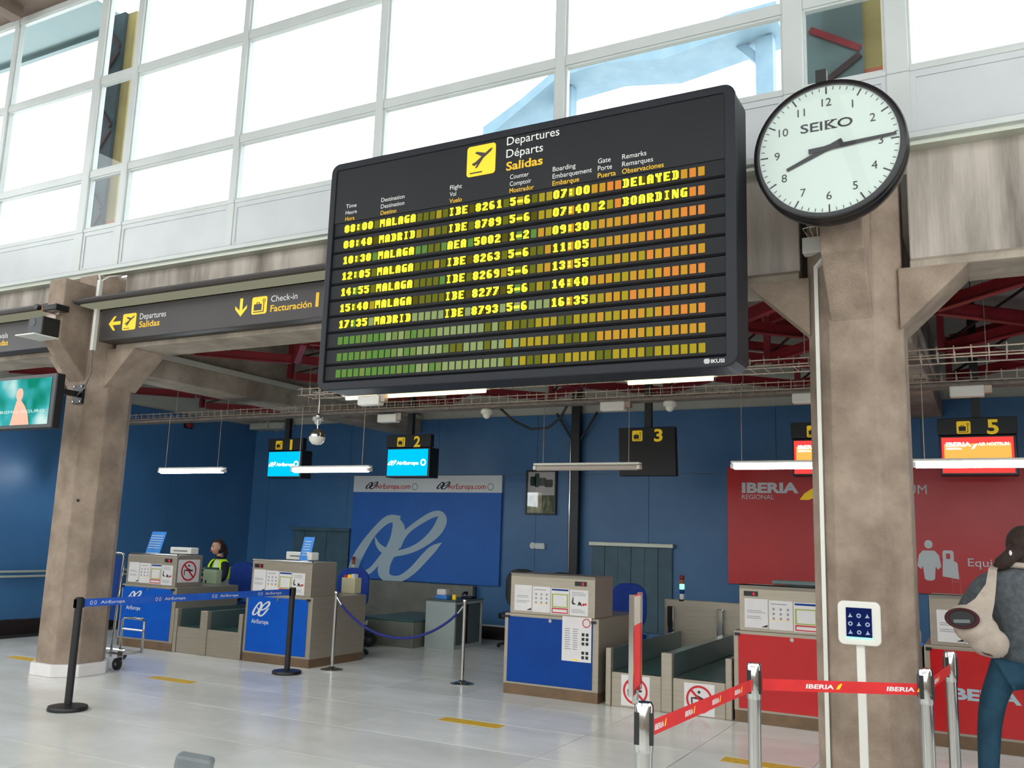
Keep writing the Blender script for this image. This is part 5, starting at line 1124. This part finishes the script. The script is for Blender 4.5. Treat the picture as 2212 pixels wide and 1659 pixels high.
mb.tube([(hc.x-.03, hc.y-.08, hc.z-.03), (hc.x-.07, hc.y-.13, hc.z-.06), (hc.x-.1, hc.y-.14, hc.z-.09), (hc.x-.14, hc.y-.13, hc.z-.12), (hc.x-.19, hc.y-.12, hc.z-.16)], [.07, .05, .05, .045, .006], 12); mb.ball((hc.x-.02, hc.y-.05, hc.z-.1), (.085, .08, .07), 16, 12); build('hair', mb, 'hair', CU, smooth=True)
build('hair_tie', MB().lathe([(.03, -.01), (.036, 0), (.03, .01)], (hc.x-.075, hc.y-.145, hc.z-.055), 14, 'x'), 'paper', CU, smooth=True)
build('collar', MB().tube([(X-.1, Yc+.03, 1.53), (X-.06, Yc-.08, 1.535), (X+.03, Yc-.11, 1.53), (X+.12, Yc-.07, 1.53), (X+.14, Yc+.03, 1.53)], .02, 8), 'canvas', CU, smooth=True)
ct = thing('dark_coat', 'dark coat carried over the right arm of the customer', 'coat', (.34, 6.9, .5))
fuse('cloth', [grow([((.24, 6.88, 1.08), (.07, .05)), ((.19, 6.84, .92), (.13, .05)), ((.18, 6.83, .74), (.14, .05)), ((.22, 6.84, .58), (.11, .04)), ((.26, 6.85, .47), (.05, .03))], [(0, 1), (1, 2), (2, 3), (3, 4)])], 'coat', ct, .014)
BG = thing('sling_bag', 'beige canvas sling bag with maroon opening on customer back', 'bag', (-.12, 6.78, .95))
mb = MB(); mb.ball((-.2, 6.765, 1.185), (.125, .075, .085), 20, 14); mb.ball((-.15, 6.76, 1.12), (.135, .085, .1), 20, 14); mb.ball((-.08, 6.77, 1.04), (.12, .08, .095), 20, 14); mb.ball((-.06, 6.78, 1.0), (.09, .07, .06), 20, 14)
fuse('pouch', [(mb.v, mb.f)], 'canvas', BG, .011)
def oval(prof, cx_, cz_, kx, kz, name, m_):
    mb = MB(); mb.lathe(prof, (cx_, 0, cz_), 28, 'y', False); mb.v = [(cx_+(v[0]-cx_)*kx, v[1], cz_+(v[2]-cz_)*kz) for v in mb.v]; return build(name, mb, m_, BG, smooth='auto')
oval([(.068, 6.69), (.082, 6.675), (.086, 6.66), (.078, 6.65), (.066, 6.655), (.06, 6.672)], -.225, 1.185, 1.2, .78, 'opening', 'maroon')
oval([(.0001, 6.668), (.072, 6.668)], -.225, 1.185, 1.2, .78, 'lining', 'black')
mb = MB(); mb.bar((-.275, 6.662, 1.165), (-.18, 6.662, 1.17), .006, .022); build('papers', mb, 'grey_plastic', BG)
mb = MB()
def strap(pts, w, m_):
    mb = MB(); vs = []
    for p, wd in pts:
        for s in (-1, 1):
            for d in (0, .012): vs.append((p[0]+s*wd/2, p[1]-d, p[2]-s*wd*.1))
    fs = []
    for i in range(len(pts)-1):
        a = i*4; b = a+4; fs += [(a, a+1, b+1, b), (a+2, b+2, b+3, a+3), (a, b, b+2, a+2), (a+1, a+3, b+3, b+1)]
    fs += [(0, 2, 3, 1), (len(vs)-4, len(vs)-3, len(vs)-1, len(vs)-2)]; mb.add(vs, fs); return build('strap', mb, m_, BG, bevel=.004)
strap([((-.02, 6.98, 1.53), .045), ((-.035, 6.86, 1.50), .05), ((-.05, 6.8, 1.4), .06), ((-.09, 6.76, 1.3), .11), ((-.16, 6.735, 1.2), .2)], .05, 'canvas')
strap([((-.2, 6.78, 1.07), .05), ((-.14, 6.74, 1.0), .05), ((-.08, 6.72, .96), .05)], .05, 'maroon')
bpy.context.view_layer.update()
